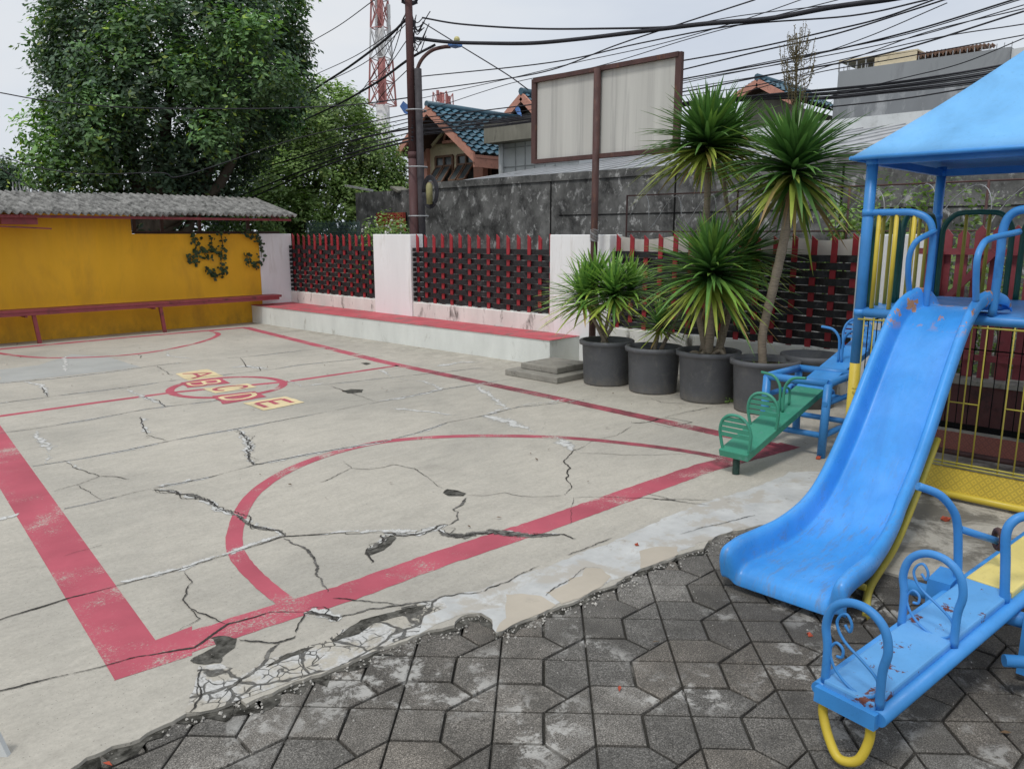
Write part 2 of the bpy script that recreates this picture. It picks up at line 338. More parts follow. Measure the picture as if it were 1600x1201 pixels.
def m_play(name,c,chip=None,th=.66,rough=.35,fade=.0):
    m,nt,b=nodes(name); v=pos(nt)
    cl=ramp(nt,noi(nt,v,2.2,6,.6,.3),[(.28,sc_(c,.78)),(.5,c),(.75,tuple(min(1,x*1.05+.05) for x in c))])
    cl=mix(nt,ramp(nt,noi(nt,pos(nt,(1,1,1)),30,9,.8,.2),[(.56,0.0),(.72,.45)]),cl,sc_(c,.5))
    cl=mix(nt,ramp(nt,noi(nt,pos(nt,(1.2,14,1.2),(0,.0,.1)),9,8,.75),[(.64,0.0),(.68,.5)]),cl,tuple(x*.5+.12 for x in c))
    if chip: cl=mix(nt,ramp(nt,noi(nt,v,11,9,.72,.3),[(th,0.0),(th+.012,1.0)]),cl,chip)
    nt.links.new(cl,b.inputs['Base Color']); b.inputs['Specular IOR Level'].default_value=.4
    nt.links.new(ramp(nt,noi(nt,v,6,6,.7),[(.3,rough-.08),(.7,rough+.25)]),b.inputs['Roughness'])
    bumpn(nt,b,noi(nt,v,45,6,.7),.12,.004); return m
BLUE=(.055,.29,.70)
M['blue']=m_play('play_blue_paint',BLUE,(.10,.04,.025),.735)
M['blue_rust']=m_play('play_blue_rusted',(.12,.36,.70),(.13,.04,.028),.60)
M['blue_tube']=m_play('play_blue_tube',(.05,.255,.62),(.11,.045,.03),.695)
def m_slide():
    m=m_play('slide_fibreglass_blue',(.055,.325,.80),None,.8,.3); nt=m.node_tree; b=nt.nodes['Principled BSDF']
    cl=b.inputs['Base Color'].links[0].from_socket
    g=N(nt,'ShaderNodeNewGeometry'); s=N(nt,'ShaderNodeSeparateXYZ'); nt.links.new(g.outputs['Position'],s.inputs[0])
    top=mathn(nt,'MULTIPLY',mathn(nt,'SUBTRACT',s.outputs[2],1.04),14,True)
    ptc=ramp(nt,noi(nt,pos(nt,(1,1.6,1)),7.5,8,.65,.2),[(.555,0.0),(.57,1.0)])
    cl=mix(nt,mathn(nt,'MULTIPLY',top,ptc),cl,(.55,.26,.10))
    sc1=ramp(nt,noi(nt,pos(nt,(1.2,22,1.2)),5,9,.8,.1),[(.66,0.0),(.68,.6)])
    cl=mix(nt,mathn(nt,'MULTIPLY',sc1,1.4,True),cl,(.04,.08,.2))
    cl=mix(nt,ramp(nt,noi(nt,pos(nt,(1.5,26,1.5),(0,0,.06)),4,9,.8),[(.58,0.0),(.66,.35)]),cl,(.2,.43,.8))
    low=mathn(nt,'MULTIPLY',mathn(nt,'SUBTRACT',.5,s.outputs[2]),3,True)
    cl=mix(nt,mathn(nt,'MULTIPLY',low,ramp(nt,noi(nt,pos(nt,(1,5,1)),6,9,.8),[(.52,0.0),(.64,.65)])),cl,(.16,.22,.33))
    cl=mix(nt,ramp(nt,noi(nt,pos(nt,(.6,1.6,.6)),3.5,9,.7,.6),[(.46,0.0),(.72,.45)]),cl,(.03,.17,.50))
    cl=mix(nt,ramp(nt,noi(nt,pos(nt),55,8,.8),[(.68,0.0),(.72,.7)]),cl,(.03,.07,.15))
    nt.links.new(cl,b.inputs['Base Color']); return m
M['slide']=m_slide()
M['roof_blue']=m_play('play_roof_blue',(.17,.47,.84),(.10,.05,.04),.78,.5)
M['yellow']=m_play('play_yellow_paint',(.62,.47,.05),(.12,.06,.03),.70)
M['mustard']=m_play('play_mustard_paint',(.40,.34,.045),(.10,.05,.02),.74)
M['plank_yellow']=m_play('plank_yellow',(.72,.60,.20),None)
M['dgreen']=m_play('play_dark_green',(.015,.10,.07),None)
M['green']=m_play('seesaw_green',(.05,.28,.185),(.10,.30,.24),.60)
def m_tread(name,c):
    m,nt,b=nodes(name); v=pos(nt)
    s=N(nt,'ShaderNodeSeparateXYZ'); nt.links.new(v,s.inputs[0])
    y=s.outputs[1]; z=s.outputs[2]
    def bars(sg,ph):
        u=mathn(nt,'ADD',y,mathn(nt,'MULTIPLY',z,sg)); w=mathn(nt,'SUBTRACT',y,mathn(nt,'MULTIPLY',z,sg))
        a=mathn(nt,'ABSOLUTE',mathn(nt,'SUBTRACT',mathn(nt,'FRACT',mathn(nt,'ADD',mathn(nt,'MULTIPLY',u,21),ph)),.5))
        q=mathn(nt,'ABSOLUTE',mathn(nt,'SUBTRACT',mathn(nt,'FRACT',mathn(nt,'MULTIPLY',w,42)),.5))
        return mathn(nt,'MULTIPLY',mathn(nt,'LESS_THAN',a,.36),mathn(nt,'LESS_THAN',q,.17))
    h=mathn(nt,'MAXIMUM',bars(1.0,0),bars(-1.0,.5))
    cl=mix(nt,ramp(nt,noi(nt,v,5,7,.7),[(.3,0.0),(.75,.5)]),c,sc_(c,.5))
    cl=mix(nt,mathn(nt,'MULTIPLY',h,.6),cl,sc_(c,1.45)); nt.links.new(cl,b.inputs['Base Color']); b.inputs['Roughness'].default_value=.45
    bumpn(nt,b,h,.9,.006); return m
M['tread_y']=m_tread('yellow_tread_plate',(.50,.36,.035))
M['tread_b']=m_tread('brown_tread_plate',(.20,.055,.035))
M['brownwall']=paint('brown_painted_wall',(.10,.035,.033),.2,3,.7,dirt=(.03,.018,.018),dscale=5)
M['galv']=paint('galvanised_wire',(.42,.43,.44),.2,10,.55,metal=.3)
M['cloth']=paint('dirty_white_cloth',(.60,.58,.53),.15,4,.9)
M['chip']=paint('brick_chip',(.42,.08,.04),.3,20,.9)
M['stone']=paint('pale_stone',(.45,.43,.39),.3,20,.9)
M['tealfence']=paint('green_wire_mesh',(.03,.07,.065),.2,5,.6)
M['flower']=paint('white_petals',(.75,.73,.72),.1,5,.7)
M['plaster']=paint('grey_cement_step',(.30,.285,.25),.25,6,.9,dirt=(.12,.115,.10),dscale=6,bump=.6,spec=.2)
M['lampbulb']=paint('lamp_plastic',(.55,.5,.2),.1,3,.5)
M['bluecloth']=paint('blue_plastic',(.12,.26,.6),.1,3,.5)
# ------------------------------------------------------------------ ground
b=MB(); b.poly([(-400,-400,-.09),(500,-400,-.09),(500,500,-.09),(-400,500,-.09)]); setting('ground',b,M['earth'])
b=MB(); b.box((7.86,-30,-.06),(11.48,60,-.02)); setting('street',b,M['asphalt'])
b=MB(); b.poly([(-1.5,-2.5,-.034),(8,-2.5,-.034),(8,3.4,-.034),(-1.5,3.4,-.034)]); pav_base=b
# paving of clipped square blocks
vdir=Vector((.7396,.6731,0)); udir=Vector((.6731,-.7396,0))
pa=G(714,1024.5,-.015); pe=G(849,1029.5,-.015); U=(pe-pa).length/2; mid0=G(781.5,1027,-.015)
def inset(poly,ds):
    n=len(poly); L=[]
    for i in range(n):
        a=Vector(poly[i]); c=Vector(poly[(i+1)%n]); d=(c-a).normalized(); nn=Vector((-d.y,d.x)); L.append((a+nn*ds[i],d))
    out=[]
    for i in range(n):
        p,d=L[i-1]; q,e=L[i]
        cr=d.x*e.y-d.y*e.x; t=((q-p).x*e.y-(q-p).y*e.x)/cr; out.append(p+d*t)
    return out
cells=[([(-1,0),(0,0),(0,1)],[0,0,1]),([(0,0),(1,0),(1.5,.5),(1,1),(0,1)],[0,1,1,1,0]),
       ([(-1,0),(-1,-1),(-.5,-1.5),(0,-1),(0,0)],[1,1,1,0,0]),([(0,0),(0,-1),(1,-1),(1,0)],[0,1,1,0])]
b=pav_base
b.cc=(.3,.3,.28,1); b.c=[b.cc]
for i in range(-24,25):
    for j in range(-24,25):
        o0=mid0+udir*(2*U*i)+vdir*(2*U*j)
        if not(-.6<o0.x<7.3 and -1.7<o0.y<2.95): continue
        k=random.uniform(.82,1.22); w=random.uniform(-.0,.07); dz=random.uniform(-.003,.003)
        for poly,ed in cells:
            k2=k*random.uniform(.9,1.1); b.cc=(k2*(1+w),k2,k2*(1-w),1)
            P=[Vector(p)*U for p in poly]
            o1=inset(P,[.0055 if e else .0042 for e in ed]); o2=inset(P,[.0115 if e else .0095 for e in ed])
            z0=-.034; z1=-.019; z2=-.015+dz; n=len(P)
            W=lambda q,z:(o0.x+udir.x*q.x+vdir.x*q.y,o0.y+udir.y*q.x+vdir.y*q.y,z)
            vs=[W(q,z0 if False else z0) for q in o1]+[W(q,z1+dz) for q in o1]+[W(q,z2) for q in o2]
            # orientation: (u,v) is left-handed on the ground, so flip windings
            fs=[tuple(range(2*n,3*n))]
            for a in range(n):
                c=(a+1)%n; fs+= [(a,c,c+n,a+n),(a+n,c+n,c+2*n,a+2*n)]
            b.add(vs,fs)
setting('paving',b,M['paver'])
# concrete court slab, its broken edge traced on the ground
def zpx(pts,ox,oy,k): return [(ox+x/k,oy+y/k) for x,y in pts]
edge=[(-60,1290),(60,1235),(111,1201)]+zpx([(400,1135),(520,1085),(600,1062),(720,1002),(800,965),(860,932),(1000,902),(1120,852),(1135,880),(1180,862),(1330,800),(1480,745)],0,800,2.963)
edge+=zpx([(40,706),(200,642),(400,566),(560,520),(600,478),(690,466),(740,500),(762,560),(870,502),(960,470),(1060,430),(1150,395),(1240,352),(1300,330),(1400,272),(1500,240),(1590,200)],520,800,2.963)
edge+=[(1100,857),(1106,844),(1145,829),(1190,820),(1240,823),(1290,850),(1345,885),(1400,897),(1490,906),(1600,936)]
ew=[G(x,y) for x,y in edge]
def rough(pts,step,amp,seed=0):
    out=[]
    for i in range(len(pts)-1):
        a=Vector(pts[i][:2]); c=Vector(pts[i+1][:2]); n=max(1,int((c-a).length/step)); d=(c-a); nn=Vector((-d.y,d.x)).normalized() if d.length>0 else Vector((0,0))
        for k in range(n):
            p=a+d*(k/n); q=noise.noise(Vector((p.x*9,p.y*9,seed)))+.6*noise.noise(Vector((p.x*31,p.y*31,seed+3)))
            out.append(p+nn*(q*amp*(0 if (i==0 and k==0) else 1)))
    out.append(Vector(pts[-1][:2])); return out
ep=rough(ew,.025,.018)
slab=[Vector((-4,ep[0].y+.5))]+ep+[Vector((6.2,-1.6)),Vector((8,-1.6)),Vector((8,13.5)),Vector((-4,13.5))]
b=MB(); b.prism(slab,-.05,0)
court=setting('court',b,M['conc'])
def cmark(name,mb,mat,par=court):
    for v in mb.v: v.z*=.25
    return mb.build(name,mat,par)
def soft(name,paths,mat,z,kz=.00002):
    # ground strips whose centre-to-edge falloff is stored per point, so the material can fray the edge
    vs=[];fs=[];ed=[]
    for i,(w,p,wander,gap) in enumerate(paths):
        P=[];L=0
        for a,c in zip(p[:-1],p[1:]):
            a=Vector(a[:2]);c=Vector(c[:2]); n=max(1,int((c-a).length/.012)); d=(c-a); nn=Vector((-d.y,d.x)).normalized()
            for k in range(n):
                q=a+d*(k/n); f=noise.noise(Vector((q.x*7,q.y*7,i)))+.5*noise.noise(Vector((q.x*19,q.y*19,i+5)))+.3*noise.noise(Vector((q.x*47,q.y*47,i+9)))
                P.append(q+nn*(f*wander))
        P.append(Vector(p[-1][:2]))
        m=len(P); o=len(vs)
        for k,q in enumerate(P):
            d=P[min(m-1,k+3)]-P[max(0,k-3)]; d.normalize(); nn=Vector((-d.y,d.x)); t=k/max(1,m-1)
            g=noise.noise(Vector((q.x*2.2,q.y*2.2,i*3.3)))+.5*noise.noise(Vector((q.x*8,q.y*8,i*1.3)))
            ww=w*(1+.7*g)*min(1,.25+6*t,.25+6*(1-t)); ww=max(w*.25,ww); cv=max(.3,min(1,.85+g*gap))
            for e in (-1,0,1): vs.append((q.x+nn.x*e*ww,q.y+nn.y*e*ww,z+kz*i)); ed.append(0 if e else cv)
        for k in range(m-1):
            a=o+3*k
            for e in (0,1): fs.append((a+e+1,a+e,a+e+3,a+e+4))
    me=bpy.data.meshes.new(name); me.from_pydata(vs,[],fs); at=me.attributes.new('edge','FLOAT','POINT'); at.data.foreach_set('value',ed); me.materials.append(mat)
    o=bpy.data.objects.new(name,me); col.objects.link(o); o.parent=court; return o
def strip(mb,pts,w,z,step=.04,jit=.06,wfun=None,seed=0,wander=0):
    # a painted or cracked strip along a ground polyline, with slightly uneven edges
    P=rough(pts,step,wander,seed); n=len(P); L=[];Rr=[]
    for i,p in enumerate(P):
        d=(P[min(n-1,i+1)]-P[max(0,i-1)]); 
        if d.length<1e-7: d=Vector((1,0))
        d.normalize(); nn=Vector((-d.y,d.x)); ww=w*(wfun(i/(n-1)) if wfun else 1)
        a=ww/2*(1+jit*noise.noise(Vector((p.x*23,p.y*23,seed)))*2); c=ww/2*(1+jit*noise.noise(Vector((p.x*23,p.y*23,seed+9)))*2)
        L.append((p.x+nn.x*a,p.y+nn.y*a,z)); Rr.append((p.x-nn.x*c,p.y-nn.y*c,z))
    mb.add(L+Rr,[(i+n,i+1+n,i+1,i) for i in range(n-1)]); return mb
def gp(pts): return [G(x,y) for x,y in pts]
# red court lines
b=MB()
c1=G(375,512); c2=G(1222,702)
strip(b,[Vector((6.18,12.9)),Vector((5.86,2.3))] if False else [G(383,511.5),G(600,565.5),G(860,620),G(1225,699)],.15,.004)
cmark('side_line',b,M['red_line'])
b=MB(); strip(b,[G(209.5,1031),G(415,964),G(540,926),G(700,868),G(857,817),G(1000,766),G(1100,731),G(1235,695)],.175,.0055); b.flat([G(178,1063),G(243,1000),G(300,978),G(300,1024)],.0052); cmark('end_line',b,M['red_line'])
b=MB(); b.flat([G(180,1063),G(243,1000),G(0,664),G(-60,580),G(-190,500),G(-260,500),G(-110,640),G(0,763)],.0045); 
cmark('side_line',b,M['red_line'])
b=MB(); strip(b,[G(-260,566),G(0,545.5),G(200,527),G(385,511.5)],.14,.0055); cmark('end_line',b,M['red_line'])
b=MB(); strip(b,[G(-60,658),G(0,650),G(150,629),G(270,613),G(450,596),G(540,583),G(622,571)],.085,.004); cmark('centre_line',b,M['red_line'])
b=MB(); cc=Vector((3.65,7.84)); strip(b,[cc+Vector((math.cos(a*PI/24),math.sin(a*PI/24)))*.57 for a in range(49)],.085,.0055); cmark('centre_circle',b,M['red_line'])
b=MB(); strip(b,[p.to_2d() for p in spline(gp([(448,941),(415,915),(380,880),(366,848),(375,805),(400,768),(450,735),(520,708),(600,690),(700,682),(800,681),(900,685),(1000,695),(1080,706),(1135,717)]),8)],.085,.007); cmark('arc_line',b,M['red_line'])
b=MB(); strip(b,[p.to_2d() for p in spline(gp([(330,517),(341,523),(315,534),(250,548),(180,556),(100,559),(40,557),(-20,548),(-80,530)]),8)],.08,.007); cmark('arc_line',b,M['red_line'])
# letter tiles painted on the court
def tile(tl,tr,br,bl,mat_t,mat_l,strokes,w,idx,nm):
    q=[G(*p) for p in (tl,tr,br,bl)]
    def at(u,v): # u along +X (letter up), v along -Y (letter right)
        a=q[0].lerp(q[1],u); c=q[3].lerp(q[2],u); return a.lerp(c,v)
    z=.0095+.0012*idx
    ou=rough([at(.02,0),at(.98,.02),at(1,.98),at(.03,1),at(.02,0)],.03,.012,idx)[:-1]
    b=MB(); b.flat([(p.x,p.y) for p in ou],z); t=cmark('letter_tile',b,mat_t)
    b=MB()
    for si,s_ in enumerate(strokes): strip(b,[at(u,v).to_2d() for u,v in s_],w*.82,z+.004+.0005*si,.03,.1); 
    
    for v in b.v: v.z*=.25
    o=b.build('letter',mat_l,t); return t
def arcp(cu,cv,ru,rv,a0,a1,n=10): return [(cu+ru*math.sin(rad(a0+(a1-a0)*i/n)),cv+rv*math.cos(rad(a0+(a1-a0)*i/n))) for i in range(n+1)]
RL,CL=M['red_line'],M['cream_line']
tile((273,584),(325,576),(350,588),(292,595),CL,RL,[[(.18,.15),(.85,.5),(.18,.85)],[(.45,.3),(.45,.7)]],.055,0,'A')
tile((280,598),(345,590),(360,599),(291,606),RL,CL,[[(.15,.25),(.85,.25)],[(.85,.25)]+arcp(.67,.5,.18,.25,90,-90)+[(.5,.25)],[(.5,.25)]+arcp(.33,.55,.18,.28,90,-90)+[(.15,.25)]],.045,1,'B')
tile((315,607),(388,599),(402,605),(334,615),CL,RL,[arcp(.5,.5,.34,.34,28,322,18)],.06,2,'C')
tile((330,619),(400,611),(417,620),(347,632),RL,CL,[[(.14,.24),(.86,.24)],[(.86,.24)]+arcp(.5,.4,.36,.38,90,-90)+[(.14,.24)]],.06,3,'D')
tile((378,630),(447,619),(476,629),(410,642),CL,RL,[[(.2,.25),(.8,.25)],[(.8,.25),(.8,.78)],[(.5,.25),(.5,.68)],[(.2,.25),(.2,.78)]],.06,4,'E')
# mortar smears and cracks
ZA=lambda p:zpx(p,0,540,2.963)      # points read off enlarged views
ZB=lambda p:zpx(p,500,560,2.5)
ZC=lambda p:zpx(p,0,800,2.963)
ZD=lambda p:zpx(p,520,800,2.963)
joints=[[(-60,608),(0,599),(80,592),(160,583),(235,572),(330,562),(400,556),(470,548),(520,543)],
 [(-60,640),(0,630),(100,617),(200,605),(260,596),(330,588),(420,578),(470,570),(540,563),(600,556)],
 [(-40,684),(15,675),(60,669),(150,654),(230,639),(330,627),(372,619)],ZB([(0,105),(270,75),(500,52),(640,35)]),
 [(50,729),(130,716),(200,703),(280,686),(370,670),(450,655),(540,638),(588,629),(700,607),(800,592)],
 [(100,795),(160,782),(235,764),(330,745),(400,726),(480,710),(540,700),(600,690),(660,674),(700,660),(760,649),(810,636),(872,630),(930,622)],
 ZC([(-100,540),(0,500),(300,405),(550,340),(870,255),(1060,195),(1310,115),(1600,95)])+ZB([(100,686),(250,680)]),
 ZC([(-100,860),(0,828),(240,770),(480,715),(640,672),(900,630),(1000,560),(1060,520),(1250,465),(1410,465)])]
SM=[];SC=[];SW=[]
for i,j in enumerate(joints):
    p=gp(j); SC.append((.0085,p,.007,.38))
    if i<6: SM.append((.045,p,.008,.8))
cracks=[(.035,[(240,765),(265,768),(310,778),(330,785),(345,798),(372,805),(395,822),(430,830),(445,838)]),
 (.02,[(445,838),(460,848),(480,860),(492,870),(497,890),(500,905),(512,925)]),
 (.034,ZB([(250,680),(310,690),(380,685),(450,665),(500,650)])),(.07,ZB([(470,668),(500,690),(560,695),(600,685),(680,676),(760,684),(830,695),(900,690),(940,687)])),(.014,ZB([(940,687),(1000,705)])),
 (.04,ZB([(262,690),(245,720),(212,740),(180,752)])),(.012,ZB([(182,755),(200,800)])),(.022,ZB([(500,650),(540,630),(540,600),(520,590),(555,565),(575,545)])),
 (.012,ZB([(1035,340),(990,360),(950,405),(975,430),(960,465),(978,500),(960,535)])),(.007,ZB([(960,535),(870,540),(790,538),(720,525),(640,537),(575,535)])),
 (.008,ZB([(480,510),(420,465),(370,430),(290,415),(190,435),(120,430),(90,400)])),(.007,ZB([(120,430),(60,460),(0,485)])),(.009,ZB([(990,545),(985,600),(975,650)])),
 (.007,ZB([(990,542),(1230,545),(1400,552),(1540,556)])),(.022,ZB([(1300,552),(1390,553)])),(.009,ZB([(30,105),(90,125),(150,145),(220,170)])),
 (.018,ZB([(1215,252),(1280,250),(1330,235)])),(.007,ZB([(1330,235),(1430,210),(1540,190)])),(.007,ZB([(1275,247),(1365,233),(1455,250),(1365,270),(1275,247)])),
 (.006,ZB([(1000,365),(1060,325),(1160,300),(1220,265)])),(.005,ZB([(1000,368),(1200,378),(1480,372)])),(.008,ZB([(1290,155),(1330,172),(1430,178)])),
 (.032,ZA([(1100,390),(1140,430),(1160,465),(1145,510),(1170,552),(1220,548)])),(.016,ZA([(650,330),(655,360),(672,390),(680,412)])),(.006,ZA([(680,415),(770,440)])),
 (.014,ZA([(300,535),(370,575),(465,605),(350,645),(250,675)])),(.007,ZA([(350,645),(475,715)])),(.008,ZA([(465,605),(530,608),(600,620)])),(.012,ZA([(640,235),(730,255),(770,285)])),
 (.012,ZA([(190,190),(205,215),(225,238)])),(.012,ZA([(725,95),(780,130),(800,137)])),(.015,ZA([(1110,55),(1130,80),(1142,100),(1200,100),(1205,118)])),(.014,ZA([(640,42),(655,48),(648,58)])),
 (.009,ZC([(855,275),(875,330),(850,410),(880,450),(990,495),(1060,520)])),(.006,ZC([(880,450),(930,495),(820,555)])),(.03,ZC([(1410,465),(1490,470),(1560,505)])),
 (.018,ZC([(1110,590),(1210,608),(1290,610),(1370,575)])),(.02,ZC([(1290,610),(1210,700),(1150,760),(1040,830)])),(.009,ZC([(880,930),(920,860),(925,715)])),(.008,ZC([(1410,470),(1370,560)])),
 (.012,ZC([(0,1190),(350,1100),(700,985)])if False else ZD([(690,366),(820,320),(960,250)])),(.02,ZD([(0,500),(200,450),(320,430),(560,385),(690,366)])),(.006,ZD([(0,400),(150,412),(320,432)])),
 (.009,ZD([(985,388),(1010,365),(1110,300),(1170,258),(1240,262)])),(.008,ZD([(1290,120),(1200,160),(1080,200)])),(.007,[(100,870),(160,852)]),(.006,[(1010,770),(1050,782),(1110,790)]),(.006,[(1060,835),(1100,825),(1180,805)])]
for i,(w,p) in enumerate(cracks):
    (SW if w>=.02 else SC).append((w*(.62 if w>=.06 else .42)+.0022,gp(p),min(.03,.012+w*.5),.25))
    if w>=.03: SC.append((.0065,gp(p),.045,.3)); SC.append((.0055,gp(p),.075,.3)); SM.append((.05,gp(p),.03,.6))
whites=[(.09,ZB([(640,222),(740,248),(830,285),(940,310),(985,360)])),(.07,ZB([(610,105),(670,150),(720,190)])),(.07,ZB([(740,192),(650,215)])),(.05,ZB([(280,195),(400,205),(540,222)])),
 (.06,ZB([(270,75),(400,88),(480,118),(390,142),(230,168)])),(.05,ZB([(240,45),(275,70)])),(.10,ZB([(460,30),(560,15),(640,12)])),(.05,ZB([(770,182),(880,172),(960,160)])),
 (.05,ZA([(165,395),(180,440),(235,470),(215,520),(215,545)])),(.09,ZA([(172,425),(200,455),(225,480)])),(.05,ZA([(655,335),(665,370),(690,405)])),(.06,ZA([(120,165),(190,185),(225,235)])),(.06,ZA([(590,205),(650,230),(700,250),(770,285)])),
 (.09,ZA([(1040,105),(1140,95),(1240,110)])),(.05,ZA([(1330,160),(1400,190),(1500,175)])),(.05,ZA([(1110,400),(1125,440),(1150,500)])),(.08,ZA([(700,655),(800,640),(880,618)])),(.035,ZA([(300,540),(380,572)])),
 (.045,ZC([(560,325),(700,290),(860,262),(1050,185),(1310,105)])),(.05,ZB([(0,688),(120,675),(250,672),(380,672)])),(.03,ZA([(780,25),(775,48),(900,60)])),(.05,ZA([(300,50),(305,120)])),(.04,[(-20,817),(30,802)])]
for i,(w,p) in enumerate(whites): SM.append((w*1.15,gp(p),.03,.3))
def blob(mb,pts,z,amp=.012,step=.03,seed=0):
    p=gp(pts); r=rough([*p,p[0]],step,amp,seed)[:-1]; mb.flat([(q.x,q.y) for q in r],z)
soft('mortar_smears',SM,M['soft_mortar'],.0022)
bl=MB(); blob(bl,[(560,972),(640,946),(700,930),(752,922),(800,900),(850,888),(900,866),(960,846),(1010,822),(1060,800),(1130,775),(1180,762),(1235,738),(1300,735),(1310,800),(1240,822),(1190,819),(1145,828),(1106,843),(1060,862),(1000,890),(955,908),(905,928),(862,946),(815,968),(777,988),(768,968),(752,957),(722,958),(655,990),(600,1008),(570,1000)],.0045,.02,.03,3)
cmark('whitewash_patch',bl,M['whitewash'])
bl=MB(); blob(bl,ZD([(800,380),(870,378),(960,390),(1040,432),(960,470),(880,500),(762,556),(770,520),(800,490)]),.0085,.008,.02,5)
blob(bl,ZD([(985,372),(1085,330),(1095,305),(1150,295),(1165,258),(1240,262),(1290,300),(1240,345),(1150,392),(1060,425)]),.0085,.008,.02,7)
blob(bl,ZD([(1420,180),(1500,158),(1600,160),(1600,195),(1500,238),(1425,262)]),.0085,.008,.02,8)
cmark('beige_patch',bl,M['beige'])
bl=MB(); blob(bl,[(310,1041),(345,1037),(388,1050),(415,1030),(450,1022),(506,1000),(535,985),(570,972),(625,950),(690,934),(700,948),(662,962),(655,988),(600,1010),(550,1033),(500,1050),(440,1068),(395,1086),(335,1108),(292,1112),(300,1080)],.0065,.012,.03,11); cmark('crazed_patch',bl,M['crazed'])
bl=MB(); blob(bl,ZA([(0,110),(180,90),(330,40),(500,52),(650,98),(500,118),(230,148),(0,172)]),.0035,.02,.1,12); cmark('grey_patch',bl,M['bluegrey'])
bl=MB()
blob(bl,ZC([(880,688),(940,650),(990,622),(975,580),(1045,570),(1110,585),(1090,610),(1060,645),(1020,700),(930,712)]),.0105,.02,.02,13)
blob(bl,ZB([(480,525),(495,512),(540,515),(572,528),(560,538),(500,537)]),.0105,.01,.02,14)
blob(bl,ZB([(85,128),(120,120),(170,122),(165,133),(110,136)]),.0105,.01,.02,15); blob(bl,ZB([(160,18),(185,16),(200,20),(180,26)]),.0105,.01,.03,16)
blob(bl,ZB([(180,745),(250,720),(275,690),(300,700),(270,730),(250,748),(190,770),(175,765)]),.0105,.012,.02,17)
blob(bl,ZD([(0,590),(130,500),(320,450),(440,425),(420,455),(330,478),(200,510),(120,560),(0,600)]),.0105,.012,.02,18)
blob(bl,ZC([(1230,720),(1330,655),(1460,620),(1380,660),(1300,690)]),.0105,.012,.02,19)
cmark('broken_holes',bl,M['rubble'])
soft('cracks',SC,M['soft_crack'],.0040)
soft('wide_cracks',SW,M['soft_wide'],.0034)
# dirt band in the gap between slab and pavers, with loose grit
db=MB(); strip(db,[G(x,y+3,-.012) for x,y in edge[2:34]],.10,-.0125,.03,.8,lambda t:1.15-.75*t,5,.02); o=setting('dirt_edge',db,M['rubble'])
gr=MB()
def pebble(mb,p,s):
    q=Matrix.Rotation(random.uniform(0,6.28),3,'Z')@Matrix.Rotation(random.uniform(0,3),3,'X')
    vs=[Vector(v)*s*random.uniform(.6,1.2) for v in ((1,0,0),(-1,0,0),(0,1,0),(0,-1,0),(0,0,.7),(0,0,-.7))]
    mb.add([Vector(p)+q@v for v in vs],[(0,2,4),(2,1,4),(1,3,4),(3,0,4),(2,0,5),(1,2,5),(3,1,5),(0,3,5)])
for i in range(420):
    t=random.choice(ep[20:len(ep)*7//10]); s=random.uniform(.002,.0085); pebble(gr,(t.x+random.gauss(0,.025),t.y-.03+random.gauss(0,.03),-.008),s)
for i in range(420):
    p=Vector((random.uniform(.8,5),random.uniform(.2,2.4),-.012)); pebble(gr,p,random.uniform(.0015,.005))
for i in range(260):
    p=Vector((random.uniform(1,6.5),random.uniform(2.6,12),.004)); pebble(gr,p,random.uniform(.002,.006))
o=gr.build('gravel',M['stone']); tag(o,'loose pale grit scattered over court and pavers','gravel',kind='stuff')
for (x,y,s,l) in [(1279,717,.022,'red brick chip by the blue seesaw post foot'),(1477,813,.024,'red brick chip on bare concrete below the yellow tread plate'),(1264,993,.014,'small red brick chip on pavers under the slide lip'),(995,852,.013,'tiny red brick chip on the whitewashed concrete edge'),(731,962,.009,'tiny orange brick crumb at the broken slab edge')]:
    b=MB(); p=G(x,y,0 if y<900 else -.015); 
    for k in range(3): pebble(b,p+Vector((random.uniform(-.5,.5)*s,random.uniform(-.5,.5)*s,s*.4)),s)
    tag(b.build('brick_chip',M['chip']),l,'brick chip')
for (x,y,a,l) in [(968,1075,.6,'curled orange dry leaf lying on the dark pavers'),(168,1193,2.0,'orange dry leaf in the gap at the lower slab edge')]:
    b=MB(); p=G(x,y,-.008); d=Vector((math.cos(a),math.sin(a),0))*.02; n_=Vector((-d.y,d.x,0))*.35
    b.add([p-d,p+n_+Vector((0,0,.005)),p+d,p-n_+Vector((0,0,.006))],[(0,3,2,1)]); tag(b.build('dry_leaf',M['chip']),l,'leaf')
def leafq(mb,p,s,nrm=None,asp=.6):
    a=Vector((random.gauss(0,1),random.gauss(0,1),random.gauss(0,.6)));a.normalize()
    n_=nrm if nrm else Vector((random.gauss(0,1),random.gauss(0,1),random.gauss(0,1)+.4)); n_.normalize()
    a=(a-n_*a.dot(n_)); a.normalize(); c=n_.cross(a)
    mb.add([p-a*s,p+c*s*asp-a*s*.1+n_*s*.1,p+a*s,p-c*s*asp-a*s*.1+n_*s*.1],[(0,3,2,1)])
lt=MB(); lt.cc=(.9,1,1,1)
for i in range(130):
    x=random.uniform(2.2,7.3); y=random.uniform(.3,13.2) if i%3 else random.uniform(2.8,6)
    if i%3==0: x=random.uniform(5.9,7.5)
    leafq(lt,Vector((x,y,.012 if y>2.3 else -.004)),random.uniform(.008,.022),Vector((random.gauss(0,.25),random.gauss(0,.25),1)),.45)
o=lt.build('leaf_litter',M['soil_leaf']); tag(o,'tiny dry leaf litter scattered over the court','leaf litter',kind='stuff')
